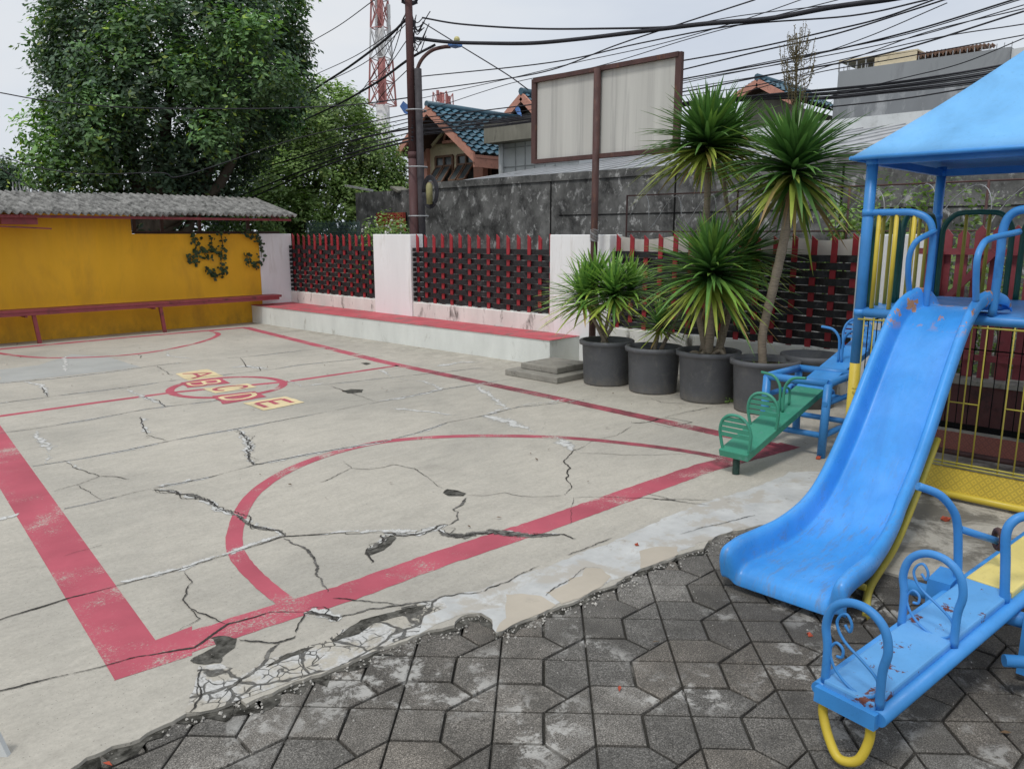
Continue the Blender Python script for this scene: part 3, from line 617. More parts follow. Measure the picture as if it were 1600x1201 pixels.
# ------------------------------------------------------------------ yellow wall with its roof
YW=13.42
m=M['ochre']; nt=m.node_tree; b_=nt.nodes['Principled BSDF']; cl=b_.inputs['Base Color'].links[0].from_socket
g=N(nt,'ShaderNodeSeparateXYZ'); nt.links.new(pos(nt),g.inputs[0])
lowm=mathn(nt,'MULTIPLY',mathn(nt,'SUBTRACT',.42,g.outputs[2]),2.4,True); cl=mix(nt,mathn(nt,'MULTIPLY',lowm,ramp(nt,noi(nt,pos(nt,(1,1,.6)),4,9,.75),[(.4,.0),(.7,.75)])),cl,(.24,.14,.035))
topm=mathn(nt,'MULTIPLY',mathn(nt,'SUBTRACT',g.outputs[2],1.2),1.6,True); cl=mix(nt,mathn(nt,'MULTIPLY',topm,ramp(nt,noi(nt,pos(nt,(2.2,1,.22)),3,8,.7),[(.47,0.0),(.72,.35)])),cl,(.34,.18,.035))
cl=mix(nt,ramp(nt,noi(nt,pos(nt),6,10,.8),[(.66,0.0),(.69,.8)]),cl,(.42,.33,.16)); nt.links.new(cl,b_.inputs['Base Color'])
w=thing('yellow_wall','mustard yellow boundary wall, taller at left, under the corrugated roof','wall',(3,YW,0))
b=MB(); b.add([(-4,YW,0),(4.81,YW,0),(4.81,YW,2.02),(-4,YW,2.02),(-4,YW+.15,0),(4.81,YW+.15,0),(4.81,YW+.15,2.02),(-4,YW+.15,2.02)],[(0,1,2,3),(5,4,7,6),(3,2,6,7),(1,5,6,2)])
b.add([(4.812,YW+.002,0),(7.03,YW+.002,0),(7.03,YW+.002,1.605),(4.812,YW+.002,1.605),(4.812,YW+.15,0),(7.03,YW+.15,0),(7.03,YW+.15,1.605),(4.812,YW+.15,1.605)],[(0,1,2,3),(5,4,7,6),(3,2,6,7),(1,5,6,2)])
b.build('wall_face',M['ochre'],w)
r=thing('corrugated_roof','weathered grey corrugated sheet roof over the yellow wall','roof',(3,13.3,2))
def corr(x0f,x0b,x1f,x1b,dz,parent):
    b=MB(); n=int((x1f-x0f)/.0125); rows=5
    vs=[]
    for j in range(rows+1):
        t=j/rows
        for i in range(n+1):
            u=i/n; xf=x0f+(x1f-x0f)*u; xb=x0b+(x1b-x0b)*u; x=xf+(xb-xf)*t
            vs.append((x,12.86+1.05*t,1.905+.335*t+.025*math.sin(2*PI*xf/.1)+dz+.006*noise.noise(Vector((x*2,t,1)))))
    fs=[(j*(n+1)+i,j*(n+1)+i+1,(j+1)*(n+1)+i+1,(j+1)*(n+1)+i) for j in range(rows) for i in range(n)]
    b.add(vs,fs,True); o=b.build('corrugated_sheet',M['asb'],parent); md=o.modifiers.new('s','SOLIDIFY'); md.thickness=.007; return o
corr(-4,-4,5.25,4.75,0,r); corr(5.05,4.5,7.52,7.25,.022,r)
b=MB()
for x in (1.0,3.15,5.2,7.2):
    b.bar((x,13.5,2.02),(x-.0,12.95,1.86),.04,.05)
b.bar((-4,12.98,1.855),(7.45,12.98,1.855),.04,.04); b.bar((4.85,13.6,1.98),(7.4,13.6,1.98),.05,.05); b.build('rafters',M['maroon'],r)
b=MB()
for x in (4.9,5.35,6.0,6.9): b.bar((x,13.55,1.61),(x,13.55,2.0),.05,.05)
b.bar((4.83,13.52,1.63),(7.5,13.52,1.63),.05,.04); b.build('roof_post',M['soffit'],r)
b=MB(); p=PY(37,345,13.05); b.box((p.x-.28,p.y,p.z-.05),(p.x+.18,p.y+.3,p.z+.06)); b.bar(p+Vector((-.3,0,-.08)),p+Vector((.35,0,-.11)),.02,.02); tag(b.build('ceiling_bracket',M['maroon']),'maroon metal bracket hung under the corrugated eave at left','bracket')
# white masonry beside the fence
w2=thing('boundary_wall','white masonry wall with three broad pillars carrying the woven fence','wall',(7.7,9,0))
b=MB(); b.box((7.032,YW+.004,0),(7.7,YW+.15,1.61)); b.build('corner_wall',M['white'],w2,.008)
FX=7.7
for (y0,y1,z) in ((9.68,10.66,1.6),(5.80,6.77,1.595),(2.24,2.86,1.6)):
    b=MB(); b.box((7.6,y0,0),(7.86,y1,z)); b.build('pillar',M['white'],w2,.01)
for (y0,y1,z) in ((10.665,YW,.535),(6.775,9.675,.55),(2.865,5.795,.47)):
    b=MB(); b.box((7.622,y0,0),(7.84,y1,z)); b.build('base_wall',M['white_stain'],w2,.01)
# woven panels
def woven(y0,y1,zb,label,zt=1.37):
    t=thing('woven_fence_panel',label,'fence panel',(FX,(y0+y1)/2,zb),'woven fence panels between the white pillars')
    n=max(2,round((y1-y0-.1)/.182)); ys=[y0+.05+(y1-y0-.1)*i/(n-1) for i in range(n)]
    for i,y in enumerate(ys):
        b=MB(); top=1.60+random.uniform(-.015,.015); 
        b.add([(FX-.008,y-.029,zb-.02),(FX-.008,y+.029,zb-.02),(FX-.008,y+.029,top),(FX-.008,y-.029,top-.05),(FX+.008,y-.029,zb-.02),(FX+.008,y+.029,zb-.02),(FX+.008,y+.029,top),(FX+.008,y-.029,top-.05)],
            [(0,3,2,1),(4,5,6,7),(3,7,6,2),(0,4,7,3),(1,2,6,5)]); b.build('slat',M['slat_red'],t)
    rows=int((zt-zb)/.07); dy=(y1-y0)/(n*6)
    for r_ in range(rows):
        b=MB(); z=zb+.045+r_*(zt-zb-.05)/(rows-1)*1.0; m=n*6; h=.0345; vs=[]
        sp=(ys[1]-ys[0]); 
        for k in range(m+1):
            y=y0+.006+(y1-y0-.012)*k/m; ph=(y-ys[0])/sp+r_; s_=math.cos(PI*ph); off=.022*max(-1,min(1,s_*1.6)); zz=z+.004*noise.noise(Vector((y*2,r_,0)))
            vs+=[(FX-.004+off,y,zz-h),(FX-.004+off,y,zz+h),(FX+.004+off,y,zz+h),(FX+.004+off,y,zz-h)]
        fs=[]
        for k in range(m):
            a=4*k; c=a+4; fs+=[(a,a+1,c+1,c),(a+1,a+2,c+2,c+1),(a+2,a+3,c+3,c+2),(a+3,a,c,c+3)]
        fs+=[(0,3,2,1),(4*m,4*m+1,4*m+2,4*m+3)]
        b.add(vs,fs); 
        for e in (y1-.012,):     # wrapped band ends beside the pillar
            b.box((FX-.075,e-.03,z-.027),(FX-.03,e,z+.027))
        b.build('band',M['band'],t)
    return t
woven(10.67,YW-.01,.535,'woven red and black fence panel nearest the yellow wall')
woven(6.78,9.67,.55,'woven red and black fence panel between two white pillars, above the red topped bench')
woven(2.87,5.79,.47,'woven red and black fence panel behind the potted plants')
b=MB(); n=40; vs=[]
for i in range(n+1):
    y=2.88+2.9*i/n; s_=.035*abs(math.sin(i/n*PI*4)); 
    vs+=[(7.80+.01*math.sin(i),y,1.33),(7.80+.012*math.sin(i*1.7),y,1.575-s_+.0*i)]
b.add(vs,[(2*i,2*i+1,2*i+3,2*i+2) for i in range(n)],True); o=b.build('white_cloth',M['cloth']); tag(o,'dirty white cloth strip hung behind the fence slats above the plants','cloth')
# masonry bench and cement step
be=thing('masonry_bench','long white masonry bench with faded red top along the fence','bench',(7.2,10,0))
q=[(6.80,13.41),(7.03,6.25),(7.618,6.25),(7.618,13.41)]
b=MB(); b.prism(q,0,.315); b.build('bench_body',M['white_bench'],be,.01)
q2=[(6.797,13.412),(7.027,6.247),(7.619,6.247),(7.619,13.412)]
b=MB(); b.prism(q2,.3175,.325); b.build('bench_top',M['red_top'],be)
st=thing('cement_step','two level grey cement block at the end of the masonry bench','step',(6.5,5.7,0))
b=MB(); b.box((6.22,5.42,0),(6.98,6.22,.07)); b.build('lower_block',M['plaster'],st,.01)
b=MB(); b.box((6.38,5.56,.071),(6.95,6.12,.14)); b.build('upper_block',M['plaster'],st,.01)
# red plank bench on the yellow wall
pb=thing('plank_bench','long narrow maroon bench fixed along the foot of the yellow wall','bench',(4,13.1,0))
b=MB(); b.box((-4,13.0,.47),(7.2,13.30,.51)); b.build('seat',M['maroon'],pb,.006)
b=MB(); b.box((-4,13.005,.425),(7.15,13.03,.468)); b.build('seat_rail',M['maroon'],pb)
for x in (.3,3.18,5.02):
    b=MB(); b.bar((x-.0,13.05,.425),(x+.04,13.05,0),.05,.05); b.bar((x-.1,13.03,.41),(x-.1,13.35,.41),.03,.03); b.build('leg',M['maroon'],pb)
# vines on the wall
def vine(paths,label):
    t=thing('hanging_vine',label,'vine',PY(*paths[0][0],YW-.03)); lf=MB(); stm=MB(); lf.cc=(.999,1,1,1)
    for pth in paths:
        P=spline([PY(x,y,YW-.03) for x,y in pth],5); stm.tube(P,.006,5)
        for p in P:
            for k in range(2): leafq(lf,p+Vector((random.gauss(0,.045),-.02+random.gauss(0,.015),random.gauss(0,.04))),random.uniform(.025,.05),Vector((random.gauss(0,.4),-1,random.gauss(.2,.4))),.75)
    stm.build('stem',M['tree_bark'],t); lf.build('leaves',M['vine'],t)
vine([[(300,365),(305,380),(308,395),(297,402),(309,412)],[(345,362),(348,385),(345,400),(347,418),(350,424),(336,430),(328,427),(323,420)],[(330,372),(331,392),(320,396),(324,404)],[(345,395),(335,392)]],'dark ivy tendrils hanging over the middle of the yellow wall')
vine([[(383,364),(392,372),(402,368)],[(402,366),(408,385),(408,402)],[(385,397),(388,408),(398,413),(403,410)]],'short dark ivy sprig at the corner of yellow and white walls')
# ------------------------------------------------------------------ trees
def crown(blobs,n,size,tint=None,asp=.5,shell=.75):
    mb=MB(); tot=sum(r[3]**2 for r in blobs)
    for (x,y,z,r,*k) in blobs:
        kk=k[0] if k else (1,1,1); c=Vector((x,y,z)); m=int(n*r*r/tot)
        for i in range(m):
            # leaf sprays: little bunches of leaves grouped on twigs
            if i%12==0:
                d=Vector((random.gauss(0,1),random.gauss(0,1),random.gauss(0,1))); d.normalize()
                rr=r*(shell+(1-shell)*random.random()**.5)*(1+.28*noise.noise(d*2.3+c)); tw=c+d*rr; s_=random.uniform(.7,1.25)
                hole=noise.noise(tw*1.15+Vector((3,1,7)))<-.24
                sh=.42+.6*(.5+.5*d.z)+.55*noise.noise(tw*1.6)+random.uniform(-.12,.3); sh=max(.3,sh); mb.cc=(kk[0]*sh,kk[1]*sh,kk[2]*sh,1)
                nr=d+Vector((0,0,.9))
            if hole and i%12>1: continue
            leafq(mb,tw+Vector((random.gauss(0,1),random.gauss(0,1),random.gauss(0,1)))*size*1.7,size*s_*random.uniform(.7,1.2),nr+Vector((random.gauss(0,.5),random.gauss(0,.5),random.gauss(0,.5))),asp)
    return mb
def limbs(base,tops,r0):
    b=MB()
    for t in tops:
        base=Vector(base); t=Vector(t); m=base.lerp(t,.5)+Vector((random.gauss(0,.15),random.gauss(0,.15),0)); k=base+Vector((0,0,(t.z-base.z)*.3))
        P=spline([base,k,m,t],5); b.tube(P,r0,8,rs=[r0*(1-.85*i/(len(P)-1)) for i in range(len(P))])
    return b
t1=thing('large_tree','big dark green tree rising behind the yellow wall at left','tree',(6.3,16.6,0))
def pb_(x,y,D,r,k=(1,1,1)): p=PD(x,y,D); return (p.x,p.y,p.z,r,k)
B1=[pb_(270,110,17,2.2),pb_(180,60,17,1.45),pb_(370,60,17,1.5),pb_(385,140,17,1.15),pb_(310,220,17,1.3),pb_(200,210,16.5,1.5),pb_(140,150,16.8,1.05),pb_(110,90,17,.6),pb_(280,10,17,1.6),pb_(150,0,17,1.0,(1,1,.9)),pb_(390,0,17,1.1),pb_(425,90,17,.75),
    pb_(95,245,16,.72,(1.7,1.9,1.0)),pb_(62,205,16,.42,(2.3,2.5,1.0)),pb_(60,262,16,.38,(2.3,2.5,1.0)),pb_(130,285,16,.7,(1.1,1.15,1)),pb_(250,290,16.5,.95,(.75,.75,.8)),pb_(320,290,17,.8,(.7,.7,.8)),pb_(372,215,17.4,.7,(.9,.9,.9)),pb_(95,40,17,.45,(1.3,1.4,1)),pb_(465,150,17,.36),pb_(455,60,17,.3,(1.4,1.5,1)),pb_(160,250,15.8,.5,(1.6,1.7,1)),pb_(290,110,15.4,.5,(1.3,1.4,1)),pb_(180,85,15.4,.35,(1.6,1.8,.9))]
for k in range(34):
    a=random.uniform(0,2*PI); x_=262+(195+random.uniform(-12,22))*math.cos(a); y_=95+205*math.sin(a)
    if y_<250: B1.append(pb_(x_,y_,17,random.uniform(.18,.42),(random.uniform(.9,1.7),random.uniform(1,1.8),.9)))
for k in range(26): B1.append(pb_(random.uniform(120,430),random.uniform(20,230),15.2,random.uniform(.2,.45),(1.5,1.6,1.1)))
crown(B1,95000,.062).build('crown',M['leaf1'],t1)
limbs((6.3,16.6,0),[p[:3] for p in B1[:12]],.24).build('trunk',M['tree_bark'],t1)
t2=thing('round_tree','lighter green round tree beyond the fence right of the big tree','tree',(11.5,20.5,0))
B2=[pb_(500,225,22,1.5),pb_(455,190,22.5,1.1),pb_(520,190,22.5,1.05),pb_(565,250,22,1.15),pb_(590,300,22,.95),pb_(480,310,21.5,1.5),pb_(400,310,21,1.2),pb_(560,335,21.5,1.1),pb_(430,250,22,1.2),pb_(600,270,22,.6),pb_(612,310,22,.55),pb_(380,345,20,.9,(.7,.75,.8)),pb_(300,345,19,.8,(.6,.65,.7)),pb_(450,350,20,.9,(.8,.85,.8)),pb_(540,170,22.5,.5)]
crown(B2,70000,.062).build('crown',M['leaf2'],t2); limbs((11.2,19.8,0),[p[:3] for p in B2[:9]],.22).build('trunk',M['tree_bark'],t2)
t3=thing('distant_tree','small rounded tree far off at the left edge','tree',PD(-5,340,30)*1.0)
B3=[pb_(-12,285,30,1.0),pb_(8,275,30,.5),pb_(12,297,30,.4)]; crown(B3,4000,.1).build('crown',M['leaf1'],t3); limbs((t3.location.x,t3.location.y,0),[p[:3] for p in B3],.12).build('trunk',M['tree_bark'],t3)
# rosette plants
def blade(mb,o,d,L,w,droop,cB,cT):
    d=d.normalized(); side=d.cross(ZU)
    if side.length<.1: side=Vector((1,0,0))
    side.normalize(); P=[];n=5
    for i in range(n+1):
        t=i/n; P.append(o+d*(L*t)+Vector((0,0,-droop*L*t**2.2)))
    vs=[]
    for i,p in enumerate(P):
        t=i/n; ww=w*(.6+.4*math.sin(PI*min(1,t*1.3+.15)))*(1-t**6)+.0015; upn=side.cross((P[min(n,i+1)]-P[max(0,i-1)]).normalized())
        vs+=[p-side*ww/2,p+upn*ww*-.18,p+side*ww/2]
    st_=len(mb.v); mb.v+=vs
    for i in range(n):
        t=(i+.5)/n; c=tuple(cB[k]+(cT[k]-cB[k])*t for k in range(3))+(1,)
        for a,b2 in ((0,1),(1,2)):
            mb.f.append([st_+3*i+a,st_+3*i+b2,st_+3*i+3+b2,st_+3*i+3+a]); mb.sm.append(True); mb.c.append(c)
def rosette(mb,c,L,n,w,*a,**k): rosette_(mb,c,L*1.12,int(n*1.25),w,*a,**k)
def rosette_(mb,c,L,n,w,up=0.0,lean=Vector((0,0,0)),yel=.15,low=-.75,br=1.0):
    c=Vector(c)
    for i in range(n):
        u=(i+.5)/n; el=math.asin(max(-1,min(1,low+(1-low)*u+random.gauss(0,.06)))); az=i*2.39996+random.gauss(0,.15)
        d=Vector((math.cos(az)*math.cos(el)+random.gauss(0,.07),math.sin(az)*math.cos(el)+random.gauss(0,.07),math.sin(el)+up))+lean
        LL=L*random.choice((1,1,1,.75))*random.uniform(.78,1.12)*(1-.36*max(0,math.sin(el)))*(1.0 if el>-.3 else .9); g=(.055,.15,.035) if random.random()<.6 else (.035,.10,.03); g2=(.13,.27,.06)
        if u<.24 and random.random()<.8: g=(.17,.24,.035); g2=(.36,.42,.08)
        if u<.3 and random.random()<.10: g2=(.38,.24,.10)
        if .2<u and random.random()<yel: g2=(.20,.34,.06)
        dr=(.04+.42*max(0,math.cos(el))*random.uniform(.1,1.1))*LL
        blade(mb,c+Vector((0,0,(u-.5)*L*.22)),d,LL,w*1.45,dr,tuple(x*br for x in g),tuple(x*br for x in g2))
def pot(parent,c,rr,rb,h):
    c=Vector(c); b=MB(); b.lathe(c,[(0,.002),(rb,.002),(rb+.005,.02),(rr-.02,h-.06),(rr-.012,h-.05),(rr+.012,h-.045),(rr+.014,h-.008),(rr+.004,h),(rr-.02,h),(rr-.03,h-.03),(rr-.045,h-.12),(0,h-.12)],56)
    b.build('pot',M['pot'],parent)
    b=MB(); n=28; vs=[c+Vector((0,0,h-.05))]
    for j in (1,2,3):
        for k in range(n): a=2*PI*k/n; r_=(rr-.03)*j/3; vs.append(c+Vector((math.cos(a)*r_,math.sin(a)*r_,h-.06+.02*noise.noise(Vector((math.cos(a)*r_*9,math.sin(a)*r_*9,c.x)))-(.01 if j==3 else 0))))
    fs=[(0,1+k,1+(k+1)%n) for k in range(n)]
    for j in (0,1):
        for k in range(n): fs.append((1+j*n+k,1+(j+1)*n+k,1+(j+1)*n+(k+1)%n,1+j*n+(k+1)%n))
    b.add(vs,fs,True); b.build('soil',M['soil'],parent)
def cane(mb,pts,r0,r1):
    P=spline(pts,8); mb.tube(P,r0,10,rs=[(r0+(r1-r0)*i/(len(P)-1))*(1+.06*math.sin(i*2.1)) for i in range(len(P))])
m=M['pot']; nt=m.node_tree; b_=nt.nodes['Principled BSDF']; cl=b_.inputs['Base Color'].links[0].from_socket
g=N(nt,'ShaderNodeSeparateXYZ'); nt.links.new(pos(nt),g.inputs[0])
lm=mathn(nt,'MULTIPLY',mathn(nt,'SUBTRACT',.13,g.outputs[2]),8,True); cl=mix(nt,mathn(nt,'MULTIPLY',lm,ramp(nt,noi(nt,pos(nt),14,9,.75),[(.38,.1),(.62,.75)])),cl,(.19,.17,.14))
cl=mix(nt,ramp(nt,noi(nt,pos(nt,(1,1,.4)),9,9,.8,.4),[(.56,0.0),(.68,.45)]),cl,(.20,.20,.19)); nt.links.new(cl,b_.inputs['Base Color'])
p1=(6.66,5.09,0)
t=thing('potted_plant','spiky green plant in the leftmost grey pot, next to the cement step','potted plant',p1,'spiky plants in large grey pots'); pot(t,p1,.285,.24,.48)
D1=Vector(p1).dot(fh); st=MB(); lf=MB()
for (bx,cx,cy,L,n) in ((935,912,465,.58,90),(945,958,458,.6,100),(952,985,452,.52,70),(940,930,440,.5,70)):
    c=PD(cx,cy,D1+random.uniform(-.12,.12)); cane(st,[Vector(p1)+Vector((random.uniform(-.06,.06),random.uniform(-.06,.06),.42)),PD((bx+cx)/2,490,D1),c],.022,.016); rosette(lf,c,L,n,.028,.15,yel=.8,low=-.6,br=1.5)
st.build('stem',M['bark'],t); lf.build('leaves',M['blade'],t)
p2=(6.66,4.48,0)
t=thing('potted_plant','small sparse spiky plant in the second grey pot from the left','potted plant',p2,'spiky plants in large grey pots'); pot(t,p2,.285,.24,.47)
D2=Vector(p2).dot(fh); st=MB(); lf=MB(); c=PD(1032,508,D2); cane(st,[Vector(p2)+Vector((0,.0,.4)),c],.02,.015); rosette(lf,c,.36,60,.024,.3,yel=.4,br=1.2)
cane(st,[Vector(p2)+Vector((.06,-.03,.4)),PD(1060,490,D2),PD(1078,440,D2+.1)],.022,.016)
st.build('stem',M['bark'],t); lf.build('leaves',M['blade'],t)
p3=(6.68,3.86,0)
t=thing('potted_plant','large multi headed spiky plant in the third grey pot, one head raised high','potted plant',p3,'spiky plants in large grey pots'); pot(t,p3,.30,.25,.49)
D3=Vector(p3).dot(fh); st=MB(); lf=MB()
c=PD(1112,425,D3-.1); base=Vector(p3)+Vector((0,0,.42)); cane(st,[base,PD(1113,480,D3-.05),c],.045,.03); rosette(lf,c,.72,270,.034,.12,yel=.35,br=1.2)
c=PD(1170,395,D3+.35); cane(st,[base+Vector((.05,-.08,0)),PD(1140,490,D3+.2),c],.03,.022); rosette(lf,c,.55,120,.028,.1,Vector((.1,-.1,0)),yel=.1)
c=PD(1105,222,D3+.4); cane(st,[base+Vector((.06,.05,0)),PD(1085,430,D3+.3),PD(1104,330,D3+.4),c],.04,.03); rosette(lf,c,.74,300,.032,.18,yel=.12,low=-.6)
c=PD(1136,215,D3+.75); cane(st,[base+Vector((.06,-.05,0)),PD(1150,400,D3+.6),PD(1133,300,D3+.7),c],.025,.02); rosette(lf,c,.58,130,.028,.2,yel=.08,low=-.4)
for cc_ in (PD(1112,432,D3-.1),PD(1105,235,D3+.4)):
    for k in range(16): a=random.uniform(0,6.28); blade(lf,cc_+Vector((0,0,-.06)),Vector((math.cos(a)*.4,math.sin(a)*.4,-1)),random.uniform(.2,.42),.018,.08,(.26,.17,.08),(.36,.25,.13))
for k in range(5): cane(st,[base+Vector((0,0,-.02)),base+Vector((math.cos(k*1.3+2)*.14,math.sin(k*1.3+2)*.14,.04+.02*k%3)),base+Vector((math.cos(k*1.3+2)*.22,math.sin(k*1.3+2)*.22,-.03))],.025,.015)
st.build('stem',M['bark'],t); lf.build('leaves',M['blade'],t)
p4=(6.62,3.24,0)
t=thing('potted_plant','tall single stemmed spiky plant with bare leaning trunk in the pot by the seesaw','potted plant',p4,'spiky plants in large grey pots'); pot(t,p4,.30,.25,.48)
D4=Vector(p4).dot(fh); st=MB(); lf=MB()
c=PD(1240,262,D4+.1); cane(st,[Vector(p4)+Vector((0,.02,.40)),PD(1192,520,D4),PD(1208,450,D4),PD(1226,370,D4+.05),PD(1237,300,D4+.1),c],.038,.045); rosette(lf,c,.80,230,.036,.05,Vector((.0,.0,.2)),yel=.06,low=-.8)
for k in range(14): a=random.uniform(0,6.28); blade(lf,c+Vector((0,0,-.08)),Vector((math.cos(a)*.35,math.sin(a)*.35,-1)),random.uniform(.25,.45),.016,.1,(.28,.16,.08),(.34,.22,.12))
for k in range(40): a=random.uniform(0,6.28); r_=random.uniform(0,.25); blade(lf,Vector(p4)+Vector((math.cos(a)*r_,math.sin(a)*r_,.42)),Vector((random.gauss(0,.6),random.gauss(0,.6),1)),random.uniform(.03,.08),.006,.5,(.1,.2,.04),(.16,.3,.06))
st.build('stem',M['bark'],t); lf.build('leaves',M['blade'],t)
fs_=MB(); base=PD(1243,215,D4+.35)
cane(fs_,[base,PD(1244,120,D4+.35),PD(1245,52,D4+.35)],.012,.003)
for k in range(64):
    y=190-random.random()**.8*115; a=random.uniform(0,6.28); w_=.155*math.sin(PI*min(1,max(.12,(205-y)/150)))**.6*random.uniform(.5,1.1); o=PD(1244,y,D4+.35); h=random.uniform(.14,.26)
    P=spline([o,o+Vector((math.cos(a)*w_*.8,math.sin(a)*w_*.8,h*.3)),o+Vector((math.cos(a)*w_,math.sin(a)*w_,h))],4); fs_.tube(P,.0028,4)
    for q in P: 
        for j in range(3): pebble(fs_,q+Vector((random.gauss(0,.008),random.gauss(0,.008),random.gauss(0,.012))),.006)
fs_.build('flower_stalk',paint('dry_olive_panicle',(.14,.11,.05),.3,20,.8),t)
b=MB(); c5=Vector((7.13,3.02,0)); b.lathe(c5,[(0,.002),(.22,.002),(.27,.42),(.29,.44),(.29,.49),(.265,.49),(.25,.42),(0,.40)],40); tag(b.build('empty_pot',M['pot']),'black round pot tucked behind the pot by the seesaw, against the wall','pot')
b=MB(); c=G(1137,629); b.cc=(1,1,.99,1)
for k in range(70): leafq(b,c+Vector((random.gauss(0,.04),random.gauss(0,.03),.01+abs(random.gauss(0,.02)))),.014)
tag(b.build('weed',M['leaf2']),'low green weed sprouting at the foot of the third pot','weed')
# ------------------------------------------------------------------ billboard
bb=thing('billboard','back of a weathered grey billboard on a single rusty post','billboard',(7.45,5.86,0))
X0=7.45; ya,yb=6.90,4.81; za,zb=2.50,3.47
py=PX(935,250,X0).y
for (u,v) in ((ya,py-.02),(py-.025,yb)):
    b=MB(); b.box((X0+.0,v,za+.02),(X0+.035,u,zb-.02)); b.build('panel',M['board'],bb)
b=MB()
for z in (za,zb): b.bar((X0-.01,yb,z),(X0-.01,ya,z),.07,.05)
for y in (ya,yb): b.bar((X0-.011,y,za-.02),(X0-.011,y,zb+.02),.072,.05,Vector((1,0,0)))
b.build('frame',M['rust'],bb)
b=MB(); b.tube([(X0-.05,py,0.02),(X0-.05,py,zb+.0)],.042,16); b.build('post',M['rust'],bb)
b=MB()
for k in range(12): b.tube([(X0+math.cos(a*PI/8)*.05-.05,py+math.sin(a*PI/8)*.05,1.52+.012*k+.006*math.sin(a+k)) for a in range(17)],.003,4)
b.build('wire_tie',M['galv'],bb)
# ------------------------------------------------------------------ frame with razor wire above the fence
rf=thing('barbed_wire_frame','rusty rail frame with barbed wire above the woven fence','barbed wire',(7.9,3,1.6))
b=MB(); 
for z in (2.06,1.63): b.tube([(7.9,5.78,z),(7.9,-1.5,z+.0)],.009,6)
for y in (5.78,4.3,3.1,1.9,.7,-.5): b.tube([(7.9,y,1.2),(7.9,y,2.07)],.012,6)
b.build('rail',M['rust'],rf)
b=MB(); P=[]
for i in range(340):
    a=i*.30; y=5.7-i*.0212; P.append((7.9+.1*math.cos(a)*1.0,y+.11*math.cos(a*1.0+.6),1.85+.19*math.sin(a)+.02*math.sin(i*.13)))
b.tube(P,.0045,4)
for i in range(0,338,2): p=Vector(P[i]); b.bar(p+Vector((0,-.015,.012)),p+Vector((0,.015,-.012)),.006,.003)
b.build('razor_coil',M['galv'],rf)
# ------------------------------------------------------------------ street side: poles, cables
pl=thing('utility_pole','tall maroon stained utility pole with street lamp arm','utility pole',(8.4,10.55,0)); pb0=PX(648,365,8.4); py0=pb0.y
b=MB(); b.tube([(8.4,py0,-.05),(8.4,py0,2.9)],.085,14,rs=[.09,.08]); b.tube([(8.4,py0,2.9),(8.38,py0+.0,6.6)],.065,14,rs=[.07,.055]); b.tube([(8.4,py0,2.85),(8.4,py0,2.95)],.085,14); b.build('pole_shaft',M['pole'],pl)
la=thing('street_lamp','curved pipe street lamp arm clamped to the utility pole','street lamp',(8.5,py0-.12,3.5))
b=MB(); DL=Vector((8.45,py0-.1,0)).dot(fh); P=spline([PD(651,135,DL),PD(652,110,DL),PD(660,92,DL),PD(675,79,DL),PD(692,74,DL),PD(704,73,DL)],6); b.tube(P,.03,8); b.build('lamp_arm',M['rust'],la)
b=MB(); c=PD(711,71,DL); b.box(c-Vector((.09,.09,.03)),c+Vector((.09,.09,.035))); b.build('lamp_head',M['bluecloth'],la,.02)
b=MB(); b.lathe(PD(714,67,DL),[(0,0),(.045,.01),(.05,.06),(.03,.09),(0,.095)],12); b.build('light_sensor',M['lampbulb'],la)
p_=PX(659,300,8.45); q2_=thing('short_pole','shorter dark steel pole strapped beside the tall utility pole','utility pole',(8.45,p_.y,0))
b=MB(); b.tube([(8.45,p_.y,-.05),(8.45,p_.y+.03,4.25)],.06,12); b.build('pole_shaft',M['pole2'],q2_)
for z in (1.9,2.7,3.6):
    b=MB(); b.tube([(8.43+math.cos(a*PI/8)*.17,(py0+p_.y)/2+math.sin(a*PI/8)*.16,z) for a in range(17)],.012,5); b.build('strap',M['galv'],q2_)
# splice closure and coil
b=MB(); c=PX(672,300,8.3); 
for k in range(4): b.tube([c+Vector((0,math.cos(a*PI/10)*(.14+.02*k),math.sin(a*PI/10)*(.2+.02*k))) for a in range(21)],.012,5)
o=b.build('cable_coil',M['cable']); tag(o,'black cable coil tied to the short pole above the stained wall','cable')
b=MB(); c=PX(671,303,8.25); b.lathe(c-Vector((0,0,.17)),[(0,0),(.05,.01),(.055,.3),(.03,.34),(0,.35)],12); tag(b.build('splice_box',paint('dull_yellow_plastic',(.28,.26,.12),.3,9,.6)),'mustard coloured cable joint closure hanging by the poles','cable box')
DP=Vector((8.4,py0,0)).dot(fh)
def cable(pts,r,label,g,sag=True,n=8):
    P=spline([PD(*p) for p in pts],n); b=MB(); b.tube(P,r,5); o=b.build('overhead_cable',M['cable']); tag(o,label,'cable',g); return o
def XD(x,X=8.6):   # heading depth of the street line seen at column x
    d=ray(x,366); return X/d.x*d.dot(fh)
def st_cable(pts,r,label,g,X=8.6): return cable([(x,y,XD(x,X)) for x,y in pts],r,label,g)
gR='cables strung along the street right of the pole'; gL='cables fanning left from the pole'
cable([(640,25,DP),(602,62,DP+1),(545,105,DP+3),(500,134,DP+5),(440,175,DP+8)],.022,'thick black cable dropping left from the pole top towards the tree',gL)
cable([(680,70,DP),(640,92,DP+.2),(590,128,DP+2),(530,162,DP+4),(470,190,DP+6),(400,225,DP+9)],.022,'thick black cable passing the pole below its top and sloping left over the round tree',gL)
